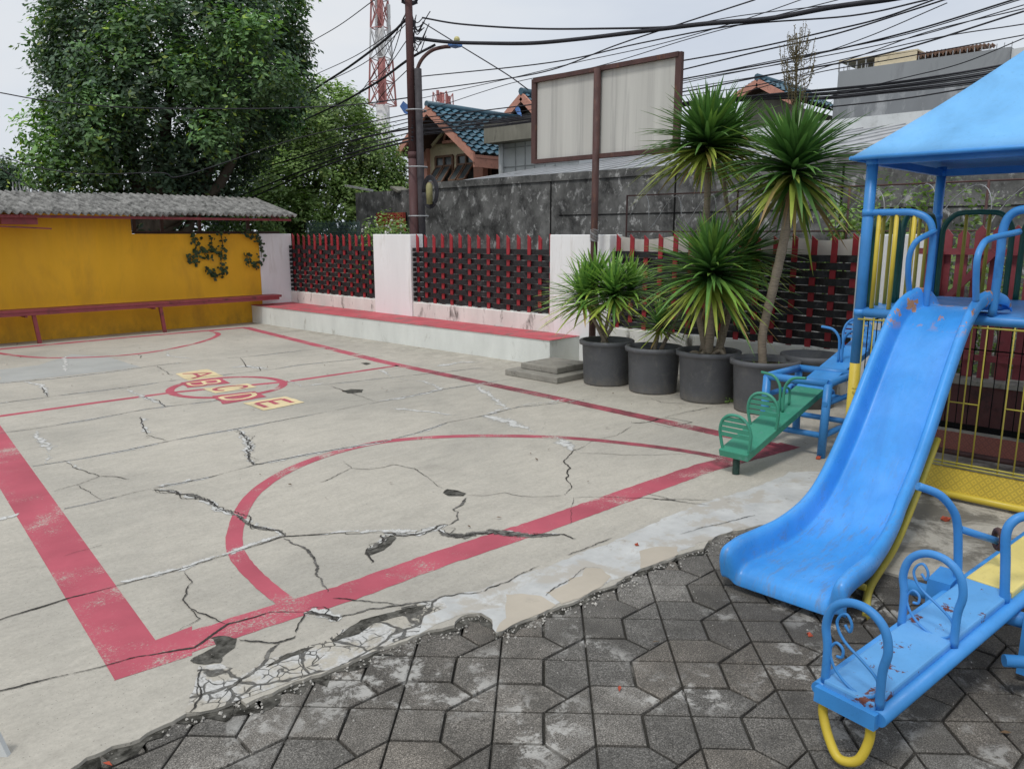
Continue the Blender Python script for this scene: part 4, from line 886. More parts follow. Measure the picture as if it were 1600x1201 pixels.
for i,(p) in enumerate([[(585,0,DP),(530,40,DP+2),(478,70,DP+4)],[(640,30,DP),(560,85,DP+3),(490,118,DP+6)],[(640,32,DP),(575,95,DP+3),(500,133,DP+6)],[(632,25,DP),(600,90,DP+3),(560,150,DP+6),(530,190,DP+9)],[(638,60,DP),(600,110,DP+3),(540,160,DP+6),(480,200,DP+9)],[(634,20,DP),(612,90,DP+2),(585,140,DP+6)],[(636,110,DP),(600,145,DP+3),(560,190,DP+6),(470,240,DP+10)]]):
    cable(p,.008,'thin cable fanning down left from the head of the utility pole',gL)
lowc=[(214,262,300,338),(207,250,282,318),(206,254,290,330),(200,240,268,300),(196,244,276,312),(189,236,262,292),(219,268,310,350),(184,226,250,276)]
for i,(a_,b_,c_,d_) in enumerate(lowc):
    cable([(645,a_,DP-.1),(560,a_*.38+b_*.62-8+i%3,DP+2),(480,b_+2,DP+4),(390,c_,DP+5),(290,d_,DP+5)],.008+.009*(i%3==0),'one of the low cables sagging from mid pole across the round tree',gL)
cable([(0,145,15),(70,157,15),(190,168,14.6),(340,170,14.6),(450,169,14.6),(560,163,14.6),(645,152,DP)],.011,'long thin cable crossing in front of the big tree',gL)
cable([(0,243,14.4),(60,262,14.4),(140,272,14.4),(250,270,14.4),(275,277,14.4),(340,258,14.4),(470,215,14.6),(640,178,DP)],.009,'slack cable dipping across the lower part of the big tree',gL)
cable([(60,300,14.4),(35,285,14.4),(0,262,14.4)],.009,'short cable at the far left above the corrugated roof',gL)
st_cable([(648,60),(700,66),(760,68),(830,68),(900,62),(1000,50),(1100,38),(1200,30),(1300,12),(1400,-2),(1500,-22)],.028,'thick twisted black cable running right from the pole across the top of the picture',gR)
st_cable([(660,28),(720,38),(830,45),(950,45),(1060,42),(1150,33),(1250,22),(1330,8),(1420,-10)],.014,'slightly slack black cable just above the thick twisted one',gR)
st_cable([(660,35),(720,72),(790,115),(825,140)],.010,'thin drop wire running down right from the pole to the teal roofed house',gR,9.2)
thinR=[[(655,142),(760,128),(860,110),(960,72),(1050,42),(1180,0)],[(640,158),(800,122),(900,98),(1020,72),(1150,35),(1280,-10)],[(660,175),(800,130),(930,105),(1080,60),(1200,28),(1310,0)],[(655,185),(820,165),(930,150),(1060,125),(1250,90),(1420,50),(1600,-5)],[(655,190),(830,172),(1060,128),(1250,95),(1420,60),(1600,8)],[(660,195),(830,178),(1060,140),(1250,108),(1450,62),(1600,38)],[(660,205),(830,182),(1060,145),(1200,118),(1380,85),(1600,18)],
 [(655,190),(780,192),(830,188),(1060,132),(1240,95),(1350,60),(1480,5)],[(1050,128),(1200,97),(1400,58),(1600,-2)],[(1055,112),(1180,82),(1300,55),(1420,18),(1500,-8)],[(1060,44),(1150,26),(1300,8),(1400,-4)],[(1050,152),(1200,130),(1330,92),(1450,50),(1600,14)],[(1050,98),(1180,75),(1290,50),(1380,28),(1500,-15)],[(1080,170),(1250,120),(1400,92),(1600,55)],[(1280,155),(1400,125),(1500,100),(1600,60)],[(655,120),(860,98),(1000,68),(1150,40),(1330,25),(1450,0)]]
for i,p in enumerate(thinR): st_cable(p,.0055 if i%3 else .009,'thin black cable rising to the right above the billboard and plants',gR,8.6+.05*(i%5))
for i in range(8):
    yo=i*2.2; st_cable([(660,196+yo),(760,188+yo*.8),(880,176+yo*.6),(1050,162+yo*.4),(1200,148+yo*.5),(1290,140+yo),(1390,130+yo),(1500,114+yo*1.3),(1620,92+yo*1.6)],.011 if i%3==0 else .0055,'black cable in the bundle passing before the grey building',gR,8.9+.04*i)
st_cable([(1290,168),(1400,156),(1500,140),(1620,118)],.008,'single low cable under the bundle before the grey building',gR,9.3)
b=MB()
for k in range(16):
    a=PD(640,random.uniform(8,75),DP); c=PD(random.uniform(648,675),random.uniform(10,70),DP); m=(a+c)/2+Vector((0,0,-random.uniform(.1,.35))); b.tube(spline([a,m,c],6),.008,4)
b.tube([PD(640,0,DP)+Vector((math.cos(a*PI/8)*.12,math.sin(a*PI/8)*.12,0)) for a in range(17)],.02,6)
b.tube([PD(628,2,DP),PD(640,8,DP),PD(652,3,DP)],.03,6)
tag(b.build('wire_tangle',M['cable']),'tangle of loose black wire loops at the head of the pole','cable')
for i,(x,y) in enumerate(((630,158),(808,165))):
    b=MB(); c=PD(x,y,DP+1.0+i*6); 
    b.add([c,c+Vector((.12,.02,-.05)),c+Vector((.16,-.02,-.25)),c+Vector((.03,.02,-.2)),c+Vector((-.08,0,-.1))],[(0,1,2,3,4)]); o=b.build('plastic_scrap',M['bluecloth']); tag(o,['torn blue plastic caught on the cables left of the pole','torn blue plastic caught on cables before the second gable'][i],'plastic scrap')
# ------------------------------------------------------------------ stained wall across the street
WX=11.5
gw=thing('stained_wall','long black stained cement wall across the street','wall',(WX,9,0))
pa_=PX(555,297,WX); b=MB(); b.box((WX,12.9,-.05),(WX+.2,pa_.y,2.62)); 
b.build('wall_face',M['grimy'],gw)
b=MB(); b.box((WX-.012,-6,-.05),(WX+.2,12.895,2.60)); b.build('wall_face',M['grimy'],gw)
b=MB(); b.box((WX-.04,-6,2.602),(WX+.22,14.4,2.74)); b.build('coping',M['grimy'],gw)
b=MB()
for y in (10.2,7.4,4.6): b.box((WX-.02,y,-.05),(WX-.0125,y+.03,2.6))
b.box((WX-.022,-6,1.95),(WX-.0125,10,1.965)); b.build('joint_ridge',M['dark'],gw)
bv=thing('brick_vent_panel','small red hollow brick screen low on the stained wall left end','brick screen',(11.3,15,1.6))
p0=PX(588,333,11.3); p1_=PX(629,362,11.3); b=MB(); rows=7; z0=p1_.z; z1=p0.z; b.cc=(1,1,1,1)
for r_ in range(rows):
    z=z0+(z1-z0)*r_/rows; b.box((11.3,p1_.y,z),(11.38,p0.y,z+(z1-z0)/rows*.45))
for k in range(13):
    y=p1_.y+(p0.y-p1_.y)*k/12; b.box((11.305,y-.02,z0),(11.385,y+.02,z1))
b.build('bricks',M['brick_vent'],bv); b=MB(); b.box((11.40,p1_.y,-.05),(11.44,p0.y,z1)); b.build('backing',M['dark'],bv)
for i,(a,c,l) in enumerate((((540,290),(582,298),'pale pipe lying on top of the stained wall'),((620,293),(632,300),'dark scrap sheet lying on top of the stained wall'))):
    b=MB(); A=PX(*a,11.6); C=PX(*c,11.6); b.bar(A,C,.05 if i==0 else .4,.05); tag(b.build('roof_scrap',M['metal_roof' if i==0 else 'slab']),l,'scrap')
# green mesh trellis and flower bush outside the first panel
tr=MB(); Yf=lambda x:PX(x,350,8.8)
a=PX(478,347,9.2); c=PX(562,347,9.2)
for k in range(46): y=a.y+(c.y-a.y)*k/45; tr.tube([(9.2,y,.9),(9.2,y,a.z+.02*math.sin(k*1.9))],.006,4)
for k in range(8): z=1.2+k*(a.z-1.2)/7.5; tr.tube([(9.2,a.y,z),(9.2,c.y,z)],.005,4)
tag(tr.build('mesh_fence',M['tealfence']),'dark green wire mesh fence seen above the first woven panel','fence')
fb=thing('flower_bush','leafy bush with small white flowers outside the first woven panel','bush',PX(600,380,8.5)*1.0)
c=PX(603,362,8.6); Bf=[(c.x,c.y,c.z,.33),(c.x+.1,c.y-.3,c.z-.05,.25),(c.x,c.y+.35,c.z-.08,.25),(c.x,c.y,c.z-.5,.5),(c.x,c.y+.3,c.z-.8,.5)]
crown(Bf,2600,.035).build('leaves',M['leaf2'],fb); fl=MB()
for k in range(46):
    bq=random.choice(Bf[:3]); d=Vector((random.gauss(0,1),random.gauss(0,1),random.gauss(0,1)));d.normalize(); p=Vector(bq[:3])+d*bq[3]*1.05
    for j in range(4): leafq(fl,p+Vector((random.gauss(0,.012),random.gauss(0,.012),random.gauss(0,.012))),.022,None,.9)
fl.build('flowers',M['flower'],fb); limbs((c.x,c.y,0),[x[:3] for x in Bf[:4]],.02).build('stem',M['tree_bark'],fb)
# ------------------------------------------------------------------ teal roofed house
def tiled(mb,a,b2,c,d,nu,nv,h=.05):
    # a-b2 eave, d-c ridge; wavy courses of tiles
    a,b2,c,d=map(Vector,(a,b2,c,d)); n=(b2-a).cross(d-a).normalized()
    if n.z<0: n=-n
    su=4
    for j in range(nv):
        for i in range(nu*su):
            u0=i/(nu*su); u1=(i+1)/(nu*su); v0=j/nv; v1=(j+1)/nv
            w0=h*math.sin(2*PI*(i%su)/su); w1=h*math.sin(2*PI*((i+1)%su)/su)
            k=random.uniform(.6,1.3) if i%su==0 else k
            P=lambda u,v,w:a.lerp(b2,u).lerp(d.lerp(c,u),v)+n*w
            mb.cc=(k,k,k,1); mb.add([P(u0,v0,w0+h*1.5),P(u1,v0,w1+h*1.5),P(u1,v1,w1),P(u0,v1,w0)],[(0,1,2,3)],True)
            mb.cc=(.15,.15,.15,1); mb.add([P(u0,v0,w0+h*1.5),P(u1,v0,w1+h*1.5),P(u1,v0,w1-h*.3),P(u0,v0,w0-h*.3)],[(0,3,2,1)])
HX=16.0
hs=thing('gabled_house','cream and salmon upper storey with a teal tiled gable roof','house',(17.5,19,0))
ap=PX(668,166,HX); er=PX(742,240,HX); el=PX(620,238,HX)
ridge_len=5.2; rb_=ap+Vector((ridge_len,0,0)); erb=er+Vector((ridge_len,0,0)); elb=el+Vector((ridge_len,0,0))
b=MB(); tiled(b,er,erb,rb_,ap,16,11,.045); b.cc=(.8,.8,.8,1)
b.tube([ap+Vector((-.05,0,.06)),rb_+Vector((0,0,.06))],.1,8); b.build('roof',M['teal'],hs)
b=MB(); tiled(b,el,elb,rb_,ap,16,11,.045); b.build('roof',M['teal'],hs)
b=MB()
for q_,w_ in ((er,-1),(el,1)):
    d=(q_-ap); dn=Vector((0,0,-.26)); 
    b.add([ap+Vector((-.06,0,.02)),q_+Vector((-.06,0,.02)),q_+Vector((-.06,0,.02))+dn,ap+Vector((-.06,0,.02))+dn,ap+Vector((.02,0,.02)),q_+Vector((.02,0,.02)),q_+Vector((.02,0,.02))+dn,ap+Vector((.02,0,.02))+dn],[(0,1,2,3),(4,7,6,5),(3,2,6,7),(1,5,6,2)])
b.bar(er+Vector((0,.05,-.2)),erb+Vector((0,.05,-.2)),.08,.36); b.build('barge_board',M['salmon'],hs)
b=MB(); o_=Vector((.05,0,-.12)); b.poly([ap+o_,er+o_,erb+o_,rb_+o_]); b.poly([ap+o_,rb_+o_,elb+o_,el+o_]); b.build('soffit',M['soffit'],hs)
WXh=HX+1.1
wl=PX(672,235,WXh); wr=PX(744,235,WXh); zt_=PX(700,230,WXh).z; 
b=MB(); b.box((WXh,wr.y,0),(WXh+3.5,wl.y,zt_+.0))
gap_=PX(696,202,WXh); b.add([(WXh-.001,wl.y+.0,zt_),(WXh-.001,wr.y,zt_),(WXh-.001,(wl.y+wr.y)/2+.1,ap.z-.55),(WXh+.2,wl.y,zt_),(WXh+.2,wr.y,zt_),(WXh+.2,(wl.y+wr.y)/2+.1,ap.z-.55)],[(0,1,2),(0,2,5,3),(1,4,5,2)])
b.build('wall',M['cream'],hs)
b=MB(); b.poly([PX(676,226,WXh-.12),PX(724,222,WXh-.12),PX(700,199,WXh-.12)]); b.build('gable_recess',M['soffit'],hs)
b=MB(); cw=PX(706,221,WXh-.2); b.bar(PX(675,228,WXh-.14),PX(700,198,WXh-.14),.06,.09); b.bar(PX(700,198,WXh-.14),PX(726,222,WXh-.14),.06,.09)
b.build('gable_trim',M['cream'],hs)
aw=MB(); aw.tube([cw+Vector((0,math.cos(a*PI/8)*.36,math.sin(a*PI/8)*.42)) for a in range(9)],.05,6); aw.bar(cw+Vector((0,-.42,0)),cw+Vector((0,.42,0)),.1,.08); aw.bar(cw,cw+Vector((0,0,.42)),.04,.04); aw.build('arched_window',M['salmon'],hs)
def win(x0,x1,y0,y1,parent,X,op=True):
    a=PX(x0,y0,X); c=PX(x1,y1,X); ya_,yb_=a.y,c.y; z1=a.z; z0=c.z
    f=MB(); zz=z0+(z1-z0)*.66; ym=(ya_+yb_)/2
    for (p,q_) in (((ya_,z0),(ya_,z1)),((yb_,z0),(yb_,z1)),((ym,z0),(ym,z1))): f.bar((X-.03,p[0],p[1]),(X-.03,q_[0],q_[1]),.07,.07,Vector((1,0,0)))
    for z in (z0,zz,z1): f.bar((X-.031,ya_,z),(X-.031,yb_,z),.07,.07)
    fo=f.build('window',M['frame_brown'],parent)
    g=MB(); g.poly([(X-.01,ya_,z0),(X-.01,yb_,z0),(X-.01,yb_,z1),(X-.01,ya_,z1)]); g.build('pane',M['glass'],fo)
    if op:
        for (u,v) in ((ya_,ym),(ym,yb_)):
            s_=MB(); k=.42; P=[(X-.05,u-.05,zz),(X-.05,v+.05,zz),(X-.05-k,v+.05,z0+.08),(X-.05-k,u-.05,z0+.08)]; s_.poly(P); so=s_.build('open_sash',M['glass'],fo)
            s2=MB(); 
            for i in range(4): s2.bar(P[i],P[(i+1)%4],.045,.045)
            s2.build('sash_frame',M['frame_brown'],fo)
win(682,709,246,289,hs,WXh); win(716,744,243,285,hs,WXh)
b=MB(); a=PX(668,232,WXh); b.box((WXh-.15,a.y-.13,0),(WXh+.0,a.y+.17,a.z+.1)); b.build('column',M['salmon'],hs); b=MB(); a=PX(751,236,WXh); b.box((WXh-.2,a.y-.3,0),(WXh+.02,a.y+.12,a.z+.1)); b.build('column',M['salmon'],hs)
b=MB(); a=PX(756,240,WXh+.3); c=PX(782,285,WXh+.3); b.box((WXh+.4,c.y-.6,0),(WXh+.5,a.y,a.z+.1)); b.build('porch_recess',M['soffit'],hs)
b=MB(); a=PX(765,255,WXh+.3); b.bar((WXh+.3,a.y,c.z),(WXh+.3,a.y,a.z+.3),.1,.1); b.bar((WXh+.3,a.y+.5,a.z-.1),(WXh+.3,a.y-.8,a.z-.1),.08,.1);b.build('porch_frame',M['frame_brown'],hs)
# white panelled annex with concrete slab roof
ax=thing('panelled_annex','white panelled annex with a mossy concrete slab roof beside the gabled house','building',(16,16,0))
AX=15.6; a=PX(783,215,AX); c=PX(905,272,AX)
b=MB(); b.box((AX,c.y,0),(AX+3,a.y,a.z)); b.build('wall',M['panel_white'],ax)
b=MB()
for x in (806,821,836,852,868): p=PX(x,240,AX); b.box((AX-.02,p.y-.012,2.6),(AX-.002,p.y+.012,a.z))
for z in (3.4,3.9): b.box((AX-.018,c.y,z),(AX-.003,a.y,z+.02))
b.build('batten',M['galv'],ax); b=MB(); s1=PX(760,190,AX-.4); s2=PX(905,218,AX-.4); b.box((AX-.5,s2.y,s2.z+.15),(AX+3,s1.y,s1.z-.05)); b.build('roof_slab',M['slab'],ax)
b=MB(); p=PX(783,240,AX-.1); b.tube([(AX-.1,p.y,2.6),(AX-.1,p.y,a.z)],.07,8); b.build('downpipe',M['panel_white'],ax)
def small_gable(xa,ya_,xl,yl,xr,yr,X,L,label):
    t=thing('gabled_house',label,'house',(X+1,PX(xa,ya_,X).y,0)); A=PX(xa,ya_,X); Lf=PX(xl,yl,X); Rg=PX(xr,yr,X); o=Vector((L,0,0))
    b=MB(); tiled(b,Rg,Rg+o,A+o,A,12,7,.045); b.cc=(.8,.8,.8,1); b.tube([A+Vector((-.1,0,.06)),A+o+Vector((0,0,.06))],.12,8); b.build('roof',M['teal'],t)
    b=MB(); tiled(b,Lf,Lf+o,A+o,A,12,7,.045); b.build('roof',M['teal'],t)
    b=MB(); 
    for q_ in (Lf,Rg): b.bar(A+Vector((-.05,0,-.12)),q_+Vector((-.05,0,-.12)),.1,.24)
    b.build('barge_board',M['salmon'],t)
    b=MB(); b.poly([A+Vector((.6,0,-.3)),Lf+Vector((.6,0,-.1)),Vector((Lf.x+.6,Lf.y,0)),Vector((Rg.x+.6,Rg.y,0)),Rg+Vector((.6,0,-.1))]); b.box((X+.61,Rg.y+.2,0),(X+L,Lf.y-.2,min(Lf.z,Rg.z)-.2)); b.build('wall',M['slab'],t)
    b=MB(); o_=Vector((.03,0,-.1)); b.poly([A+o_,Rg+o_,Rg+o+o_,A+o+o_]); b.poly([A+o_,A+o+o_,Lf+o+o_,Lf+o_]); b.build('soffit',M['soffit'],t)
small_gable(817,146,780,190,862,196,20,4,'second teal roofed gable half hidden by the billboard')
small_gable(1185,124,1150,147,1240,152,26,4,'far teal ridge and salmon gable seen between the two tall spiky plants')
# low metal roof behind the stained wall
lr=thing('low_metal_roof','pale sheet metal shed roof rising behind the stained wall','roof',(14,9,2.7))
b=MB(); z0=2.72
def roofz(x): return 2.72+(x-11.9)*.165
b.poly([(11.7,-4,roofz(11.7)),(22,-4,roofz(22)),(22,12.2,roofz(22)),(15.4,14.3,roofz(15.4)),(11.7,14.3,roofz(11.7))])
n=34
for k in range(n): y=-3.8+k*.53; xx=22 if y<12.2 else 15.5; b.bar((11.7,y,roofz(11.7)+.01),(xx,y,roofz(xx)+.01),.05,.035)
b.build('roof_sheet',M['metal_roof'],lr); b=MB(); b.box((21.9,-4,2),(22.3,12,roofz(22)+.28)); b.build('parapet',M['panel_white'],lr)
# grey building
GX=28.0
gb=thing('grey_building','large bare grey cement building behind the cables at upper right','building',(32,5,0))
A=PX(1310,112,GX); B_=PX(1580,70,GX); zt1=A.z; 
m_=PX(1310,140,GX).z
b=MB(); b.box((GX,B_.y,m_-.1),(GX+9,A.y,zt1)); b.build('upper_wall',M['grey_bldg'],gb)
b=MB(); b.box((GX-.1,B_.y-9,0),(GX+9,A.y+.05,m_-.105)); b.build('lower_wall',M['grey_bldg2'],gb)
b=MB(); b.box((GX+.1,B_.y-1.6,m_-.1),(GX+9,B_.y-.01,zt1-.05)); b.build('end_wall',M['panel_white'],gb)
pr=[PX(1445,92,GX+.3),PX(1530,75,GX+.3)]
b=MB(); b.box((GX+.3,pr[1].y,zt1),(GX+3,pr[0].y,zt1+.12)); tiled(b,(GX+.1,pr[1].y-.2,zt1+.12),(GX+.1,pr[0].y+.2,zt1+.12),(GX+2.2,pr[0].y,zt1+.5),(GX+2.2,pr[1].y,zt1+.5),18,3,.05); b.build('roof',M['frame_brown'],gb)
pc=[PX(1313,105,GX+.2),PX(1435,90,GX+.2)]
b=MB(); b.add([(GX+.05,pc[0].y-1.2,zt1),(GX+.05,pc[1].y,zt1),(GX+.05,pc[1].y,zt1+.3),(GX+.05,pc[0].y-1.2,zt1+.28)],[(0,1,2,3)]); b.box((GX+.05,pc[1].y,zt1+.31),(GX+2.4,pc[0].y,zt1+.36)); b.build('canopy',M['cream'],gb)
b=MB(); 
for k in range(4): b.bar((GX+.1,pc[0].y-.3*k,zt1),(GX+.1,pc[0].y-.3*k,zt1+.33),.04,.04)
for k in range(26): y=B_.y+k*.2; b.bar((GX+.1,y,zt1),(GX+.1,y,zt1+.16),.02,.02)
b.build('roof_spikes',M['galv'],gb)
rs=MB(); p=PX(1590,95,GX-.6); rs.box((GX+1,p.y-3,p.z-1),(GX+4,p.y-.35,p.z+.3)); tag(rs.build('rooftop_shed',M['brick_vent']),'sliver of red roofed shed beside the grey building at the right edge','shed')
# telecom towers
def lattice(x,D,ytop,ybase,w0,w1,label,segs,pole=True):
    base=PD(x,ybase,D); top=PD(x,ytop,D); c=Vector((base.x,base.y,0)); H_=top.z
    t=thing('telecom_tower',label,'tower',c); zb=PD(x,ybase,D).z
    k=0
    for (y0,y1,mt) in segs:
        z1=PD(x,y0,D).z; z0=PD(x,y1,D).z; b=MB(); n=max(1,round((z1-z0)/(w0*1.0)))
        def cr(z,i):
            u=(z-zb)/(H_-zb); w=(w0+(w1-w0)*u)/2; a=PI/4+i*PI/2+.4; return c+Vector((math.cos(a)*w*1.414,math.sin(a)*w*1.414,z))
        for i in range(4):
            for j in range(n):
                za_=z0+(z1-z0)*j/n; zb_=z0+(z1-z0)*(j+1)/n
                b.bar(cr(za_,i),cr(zb_,i),.22,.22); b.bar(cr(za_,i),cr(zb_,(i+1)%4),.11,.11); b.bar(cr(za_,(i+1)%4),cr(zb_,i),.11,.11); b.bar(cr(za_,i),cr(za_,(i+1)%4),.12,.12)
        b.tube([c+Vector((0,0,z0)),c+Vector((0,0,z1))],.38,6)
        b.build('tower_section',mt,t)
    return t,c
t,c=lattice(598,120,-60,165,2.9,1.3,'tall red and white lattice telecom tower behind the cables',[(92,165,M['tw_red']),(45,92,M['tw_white']),(0,45,M['tw_red']),(-60,0,M['tw_white'])])
for k in range(9):
    b=MB(); y=12+k*6; p=PD(598+(-9,9)[k%2],y,120); b.box(p-Vector((.2,.2,.9)),p+Vector((.2,.2,.9))); b.build('antenna',M['tw_white'],t)
b=MB(); zb=PD(598,165,120).z; b.tube([c,c+Vector((0,0,zb))],1.0,8); b.build('mast_base',M['tw_white'],t)
t,c=lattice(693,200,145,200,4,3.6,'short distant red lattice telecom mast above the teal roof',[(145,200,M['tw_red'])])
for k in range(4):
    b=MB(); p=PD(693+(-9,-4,5,9)[k],150+k*3,200); b.box(p-Vector((.25,.25,1.3)),p+Vector((.25,.25,1.3))); b.build('antenna',M['tw_red'],t)
b=MB(); zb=PD(693,200,200).z; b.tube([c,c+Vector((0,0,zb))],1.2,8); b.build('mast_base',M['tw_white'],t)
b=MB()
for k in range(12): p=PD(22+k*5,303,19); b.bar(p,p+Vector((0,0,.28)),.02,.02)
P=[PD(20+i*1.1,300+3*math.sin(i*1.1),19)+Vector((0,0,.12*math.cos(i*1.1))) for i in range(52)]; b.tube(P,.012,4)
b.bar(PD(20,303,19),PD(82,303,19),.03,.03); tag(b.build('spiked_rail',M['galv']),'spiked rail with wire coils far left beyond the corrugated roof','railing')
# ------------------------------------------------------------------ picket gate side
gt=thing('picket_gate','maroon picket gate with rails and diagonal brace behind the play tower','gate',(7.2,1,.45))
GXX=7.22
for k in range(24):
    y=2.12-k*.125-(.12 if k>7 else 0)-(.1 if k>11 else 0); 
    b=MB(); z1=1.66+random.uniform(-.02,.02); z0=.44+random.uniform(-.02,.03); w_=.043
    b.add([(GXX-.01,y+w_,z0),(GXX-.01,y-w_,z0),(GXX-.01,y-w_,z1-.05),(GXX-.01,y,z1),(GXX-.01,y+w_,z1-.05),(GXX+.01,y+w_,z0),(GXX+.01,y-w_,z0),(GXX+.01,y-w_,z1-.05),(GXX+.01,y,z1),(GXX+.01,y+w_,z1-.05)],[(0,1,2,3,4),(9,8,7,6,5),(1,6,7,2),(0,4,9,5),(2,7,8,3),(3,8,9,4)])
    b.build('picket',M['maroon'],gt)
b=MB(); 
for z in (1.46,.60): b.bar((GXX-.035,2.2,z),(GXX-.035,-1.2,z),.04,.05)
b.build('rail',M['maroon'],gt)
b=MB(); b.bar((GXX-.06,2.02,.5),(GXX-.06,2.02,1.46),.05,.07,Vector((1,0,0))); b.build('post',M['maroon'],gt)
b=MB(); b.bar((GXX-.07,2.0,1.0),(GXX-.07,1.62,1.46),.03,.05); b.build('brace',M['maroon'],gt)
lw=thing('low_wall','low brown painted wall with grey sill under the picket gate','wall',(7.2,0,0))
b=MB(); b.box((7.10,-1.6,0),(7.3,2.235,.38)); b.build('wall_face',M['brownwall'],lw); b=MB(); b.box((7.07,-1.6,.382),(7.33,2.235,.43)); b.build('sill',M['plaster'],lw,.006)
b=MB(); b.box((7.085,-1.6,.0),(7.098,2.23,.05)); b.build('skirting',M['dark'],lw)
# roadside greenery
for i,(x,y,X,r_,l) in enumerate(((1410,325,9.4,.42,'leafy bush with fern like leaves behind the barbed wire above the white pillar'),(1322,350,9.0,.22,'small sprouting shrub behind the slats near the play tower'),(1580,370,9.6,.5,'grassy green shrub beyond the picket gate at right'),(1500,470,10.2,.5,'low dark shrub seen between the gate pickets'))):
    c=PX(x,y,X); t=thing('roadside_bush',l,'bush',(c.x,c.y,0)); Bq=[(c.x,c.y,c.z,r_),(c.x+.2,c.y-.45,c.z-.05,r_*.8),(c.x,c.y+.2,c.z-.5,r_*1.1),(c.x,c.y-.4,c.z-.6,r_*1.1)]
    crown(Bq,1500,.036,shell=.5).build('leaves',M['leaf2'],t); limbs((c.x,c.y,0),[q_[:3] for q_ in Bq],.02).build('stem',M['tree_bark'],t)
# ------------------------------------------------------------------ play tower
TX=5.2; TY=1.91; TB=6.6; TYR=.48; PZ=1.13
tw=thing('play_tower','blue play tower with pyramid roof, platform and railings','play tower',(5.9,1.2,0))
def postp(x,y,zt,n='post'):
    b=MB(); b.tube([(x,y,.765),(x,y,zt)],.034,16); o=b.build('post',M['blue_tube'],tw)
    b=MB(); b.tube([(x,y,0),(x,y,.764)],.0345,16); b.build('post_foot',M['yellow'],o)
for x in (TX,TB):
    for y in (TY,TYR): postp(x,y,2.1)
# roof
ez=2.075; ov=.10; cx=(TX+TB)/2; cy=(TY+TYR)/2; ax_=Vector((cx,cy,2.80))
cs=[Vector((TX-ov,TY+ov,ez)),Vector((TX-ov,TYR-ov,ez)),Vector((TB+ov,TYR-ov,ez)),Vector((TB+ov,TY+ov,ez))]
b=MB()
for i in range(4):
    A,C=cs[i],cs[(i+1)%4]; n=8
    for r_ in range(n):
        for s_ in range(n):
            P=lambda u,v:(A.lerp(C,u)).lerp(ax_,v)+Vector((0,0,.012*noise.noise(Vector((u*3,v*3,i)))*(1-v)*4*u*(1-u)-.02*math.sin(PI*v)))
            b.add([P(s_/n,r_/n),P((s_+1)/n,r_/n),P((s_+1)/n,(r_+1)/n),P(s_/n,(r_+1)/n)],[(0,1,2,3)],True)
o=b.build('roof',M['roof_blue'],tw); md=o.modifiers.new('w','WELD'); md.merge_threshold=.0005; md=o.modifiers.new('s','SOLIDIFY'); md.thickness=.012; md.offset=-1
b=MB()
for i in range(4): b.tube([cs[i]+Vector((0,0,-.006)),cs[(i+1)%4]+Vector((0,0,-.006))],.013,8)
b.build('roof_rim',M['blue'],tw)
b=MB(); zr=2.055
Q=[(TX,TY),(TX,TYR),(TB,TYR),(TB,TY)]
for i in range(4): b.bar((*Q[i],zr),(*Q[(i+1)%4],zr),.03,.05)
b.build('roof_frame',M['blue_tube'],tw)
# platform
b=MB(); b.box((TX+.02,TYR,PZ-.012),(TB,TY,PZ)); 
b.build('platform',M['blue'],tw)
b=MB()
for i in range(4): b.tube([(*Q[i],PZ-.03),(*Q[(i+1)%4],PZ-.03)],.03,12)
b.build('platform_frame',M['blue_tube'],tw)
# guard rails
def arch(pts,r,mat,name,parent=tw): b=MB(); b.tube(spline(pts,8),r,12); return b.build(name,mat,parent)
gz=1.735
for x in (TX,TB):
    for z in (PZ-.03,gz,2.05): b=MB(); b.tube([(x,TY,z-.02),(x,TY,z+.02)],.0375,14); b.build('weld_collar',M['blue'],tw)
g=arch([(TX,TY,gz),(TX,1.75,gz),(TX,1.64,gz-.005),(TX,1.555,gz-.045),(TX,1.52,gz-.13),(TX,1.515,gz-.3),(TX,1.52,PZ)],.021,M['blue_tube'],'guard_rail')
for y in (1.84,1.735,1.63): b=MB(); b.tube([(TX,y,PZ),(TX,y,gz-.005)],.014,10); b.build('bar',M['yellow'],g)
g=arch([(TX,1.155,PZ),(TX,1.15,1.45),(TX,1.15,1.63),(TX,1.115,gz-.02),(TX,1.03,gz+.005),(TX,.8,gz+.01),(TX,TYR,gz)],.024,M['blue_tube'],'guard_rail')
for y in (.98,.84,.70,.57): b=MB(); b.tube([(TX,y,PZ),(TX,y,gz)],.014,10); b.build('bar',M['yellow'],g)
def garch(p0,p1,z,mat,bars):
    p0=Vector(p0);p1=Vector(p1); d=(p1-p0); L=d.length; d=d/L; up_=lambda s_,z_:(p0.x+d.x*s_,p0.y+d.y*s_,z_)
    g=arch([up_(0,PZ),up_(0,z-.25),up_(.01,z-.10),up_(.08,z-.015),up_(.18,z),up_(L-.18,z),up_(L-.08,z-.015),up_(L-.01,z-.10),up_(L,z-.25),up_(L,PZ)],.02,mat,'guard_rail')
    for k in range(bars): s_=L*(k+1)/(bars+1); b=MB(); b.tube([up_(s_,PZ),up_(s_,z)],.013,8); b.build('bar',M['mustard'],g)
garch((5.28,TY-.02,0),(5.72,TY-.02,0),1.74,M['dgreen'],2); garch((5.80,TY-.02,0),(6.5,TY-.02,0),1.74,M['dgreen'],3)
garch((TB,1.86,0),(TB,1.40,0),1.76,M['dgreen'],2); garch((TB,1.33,0),(TB,.6,0),1.76,M['dgreen'],4); garch((5.3,TYR,0),(6.5,TYR,0),1.76,M['dgreen'],6)
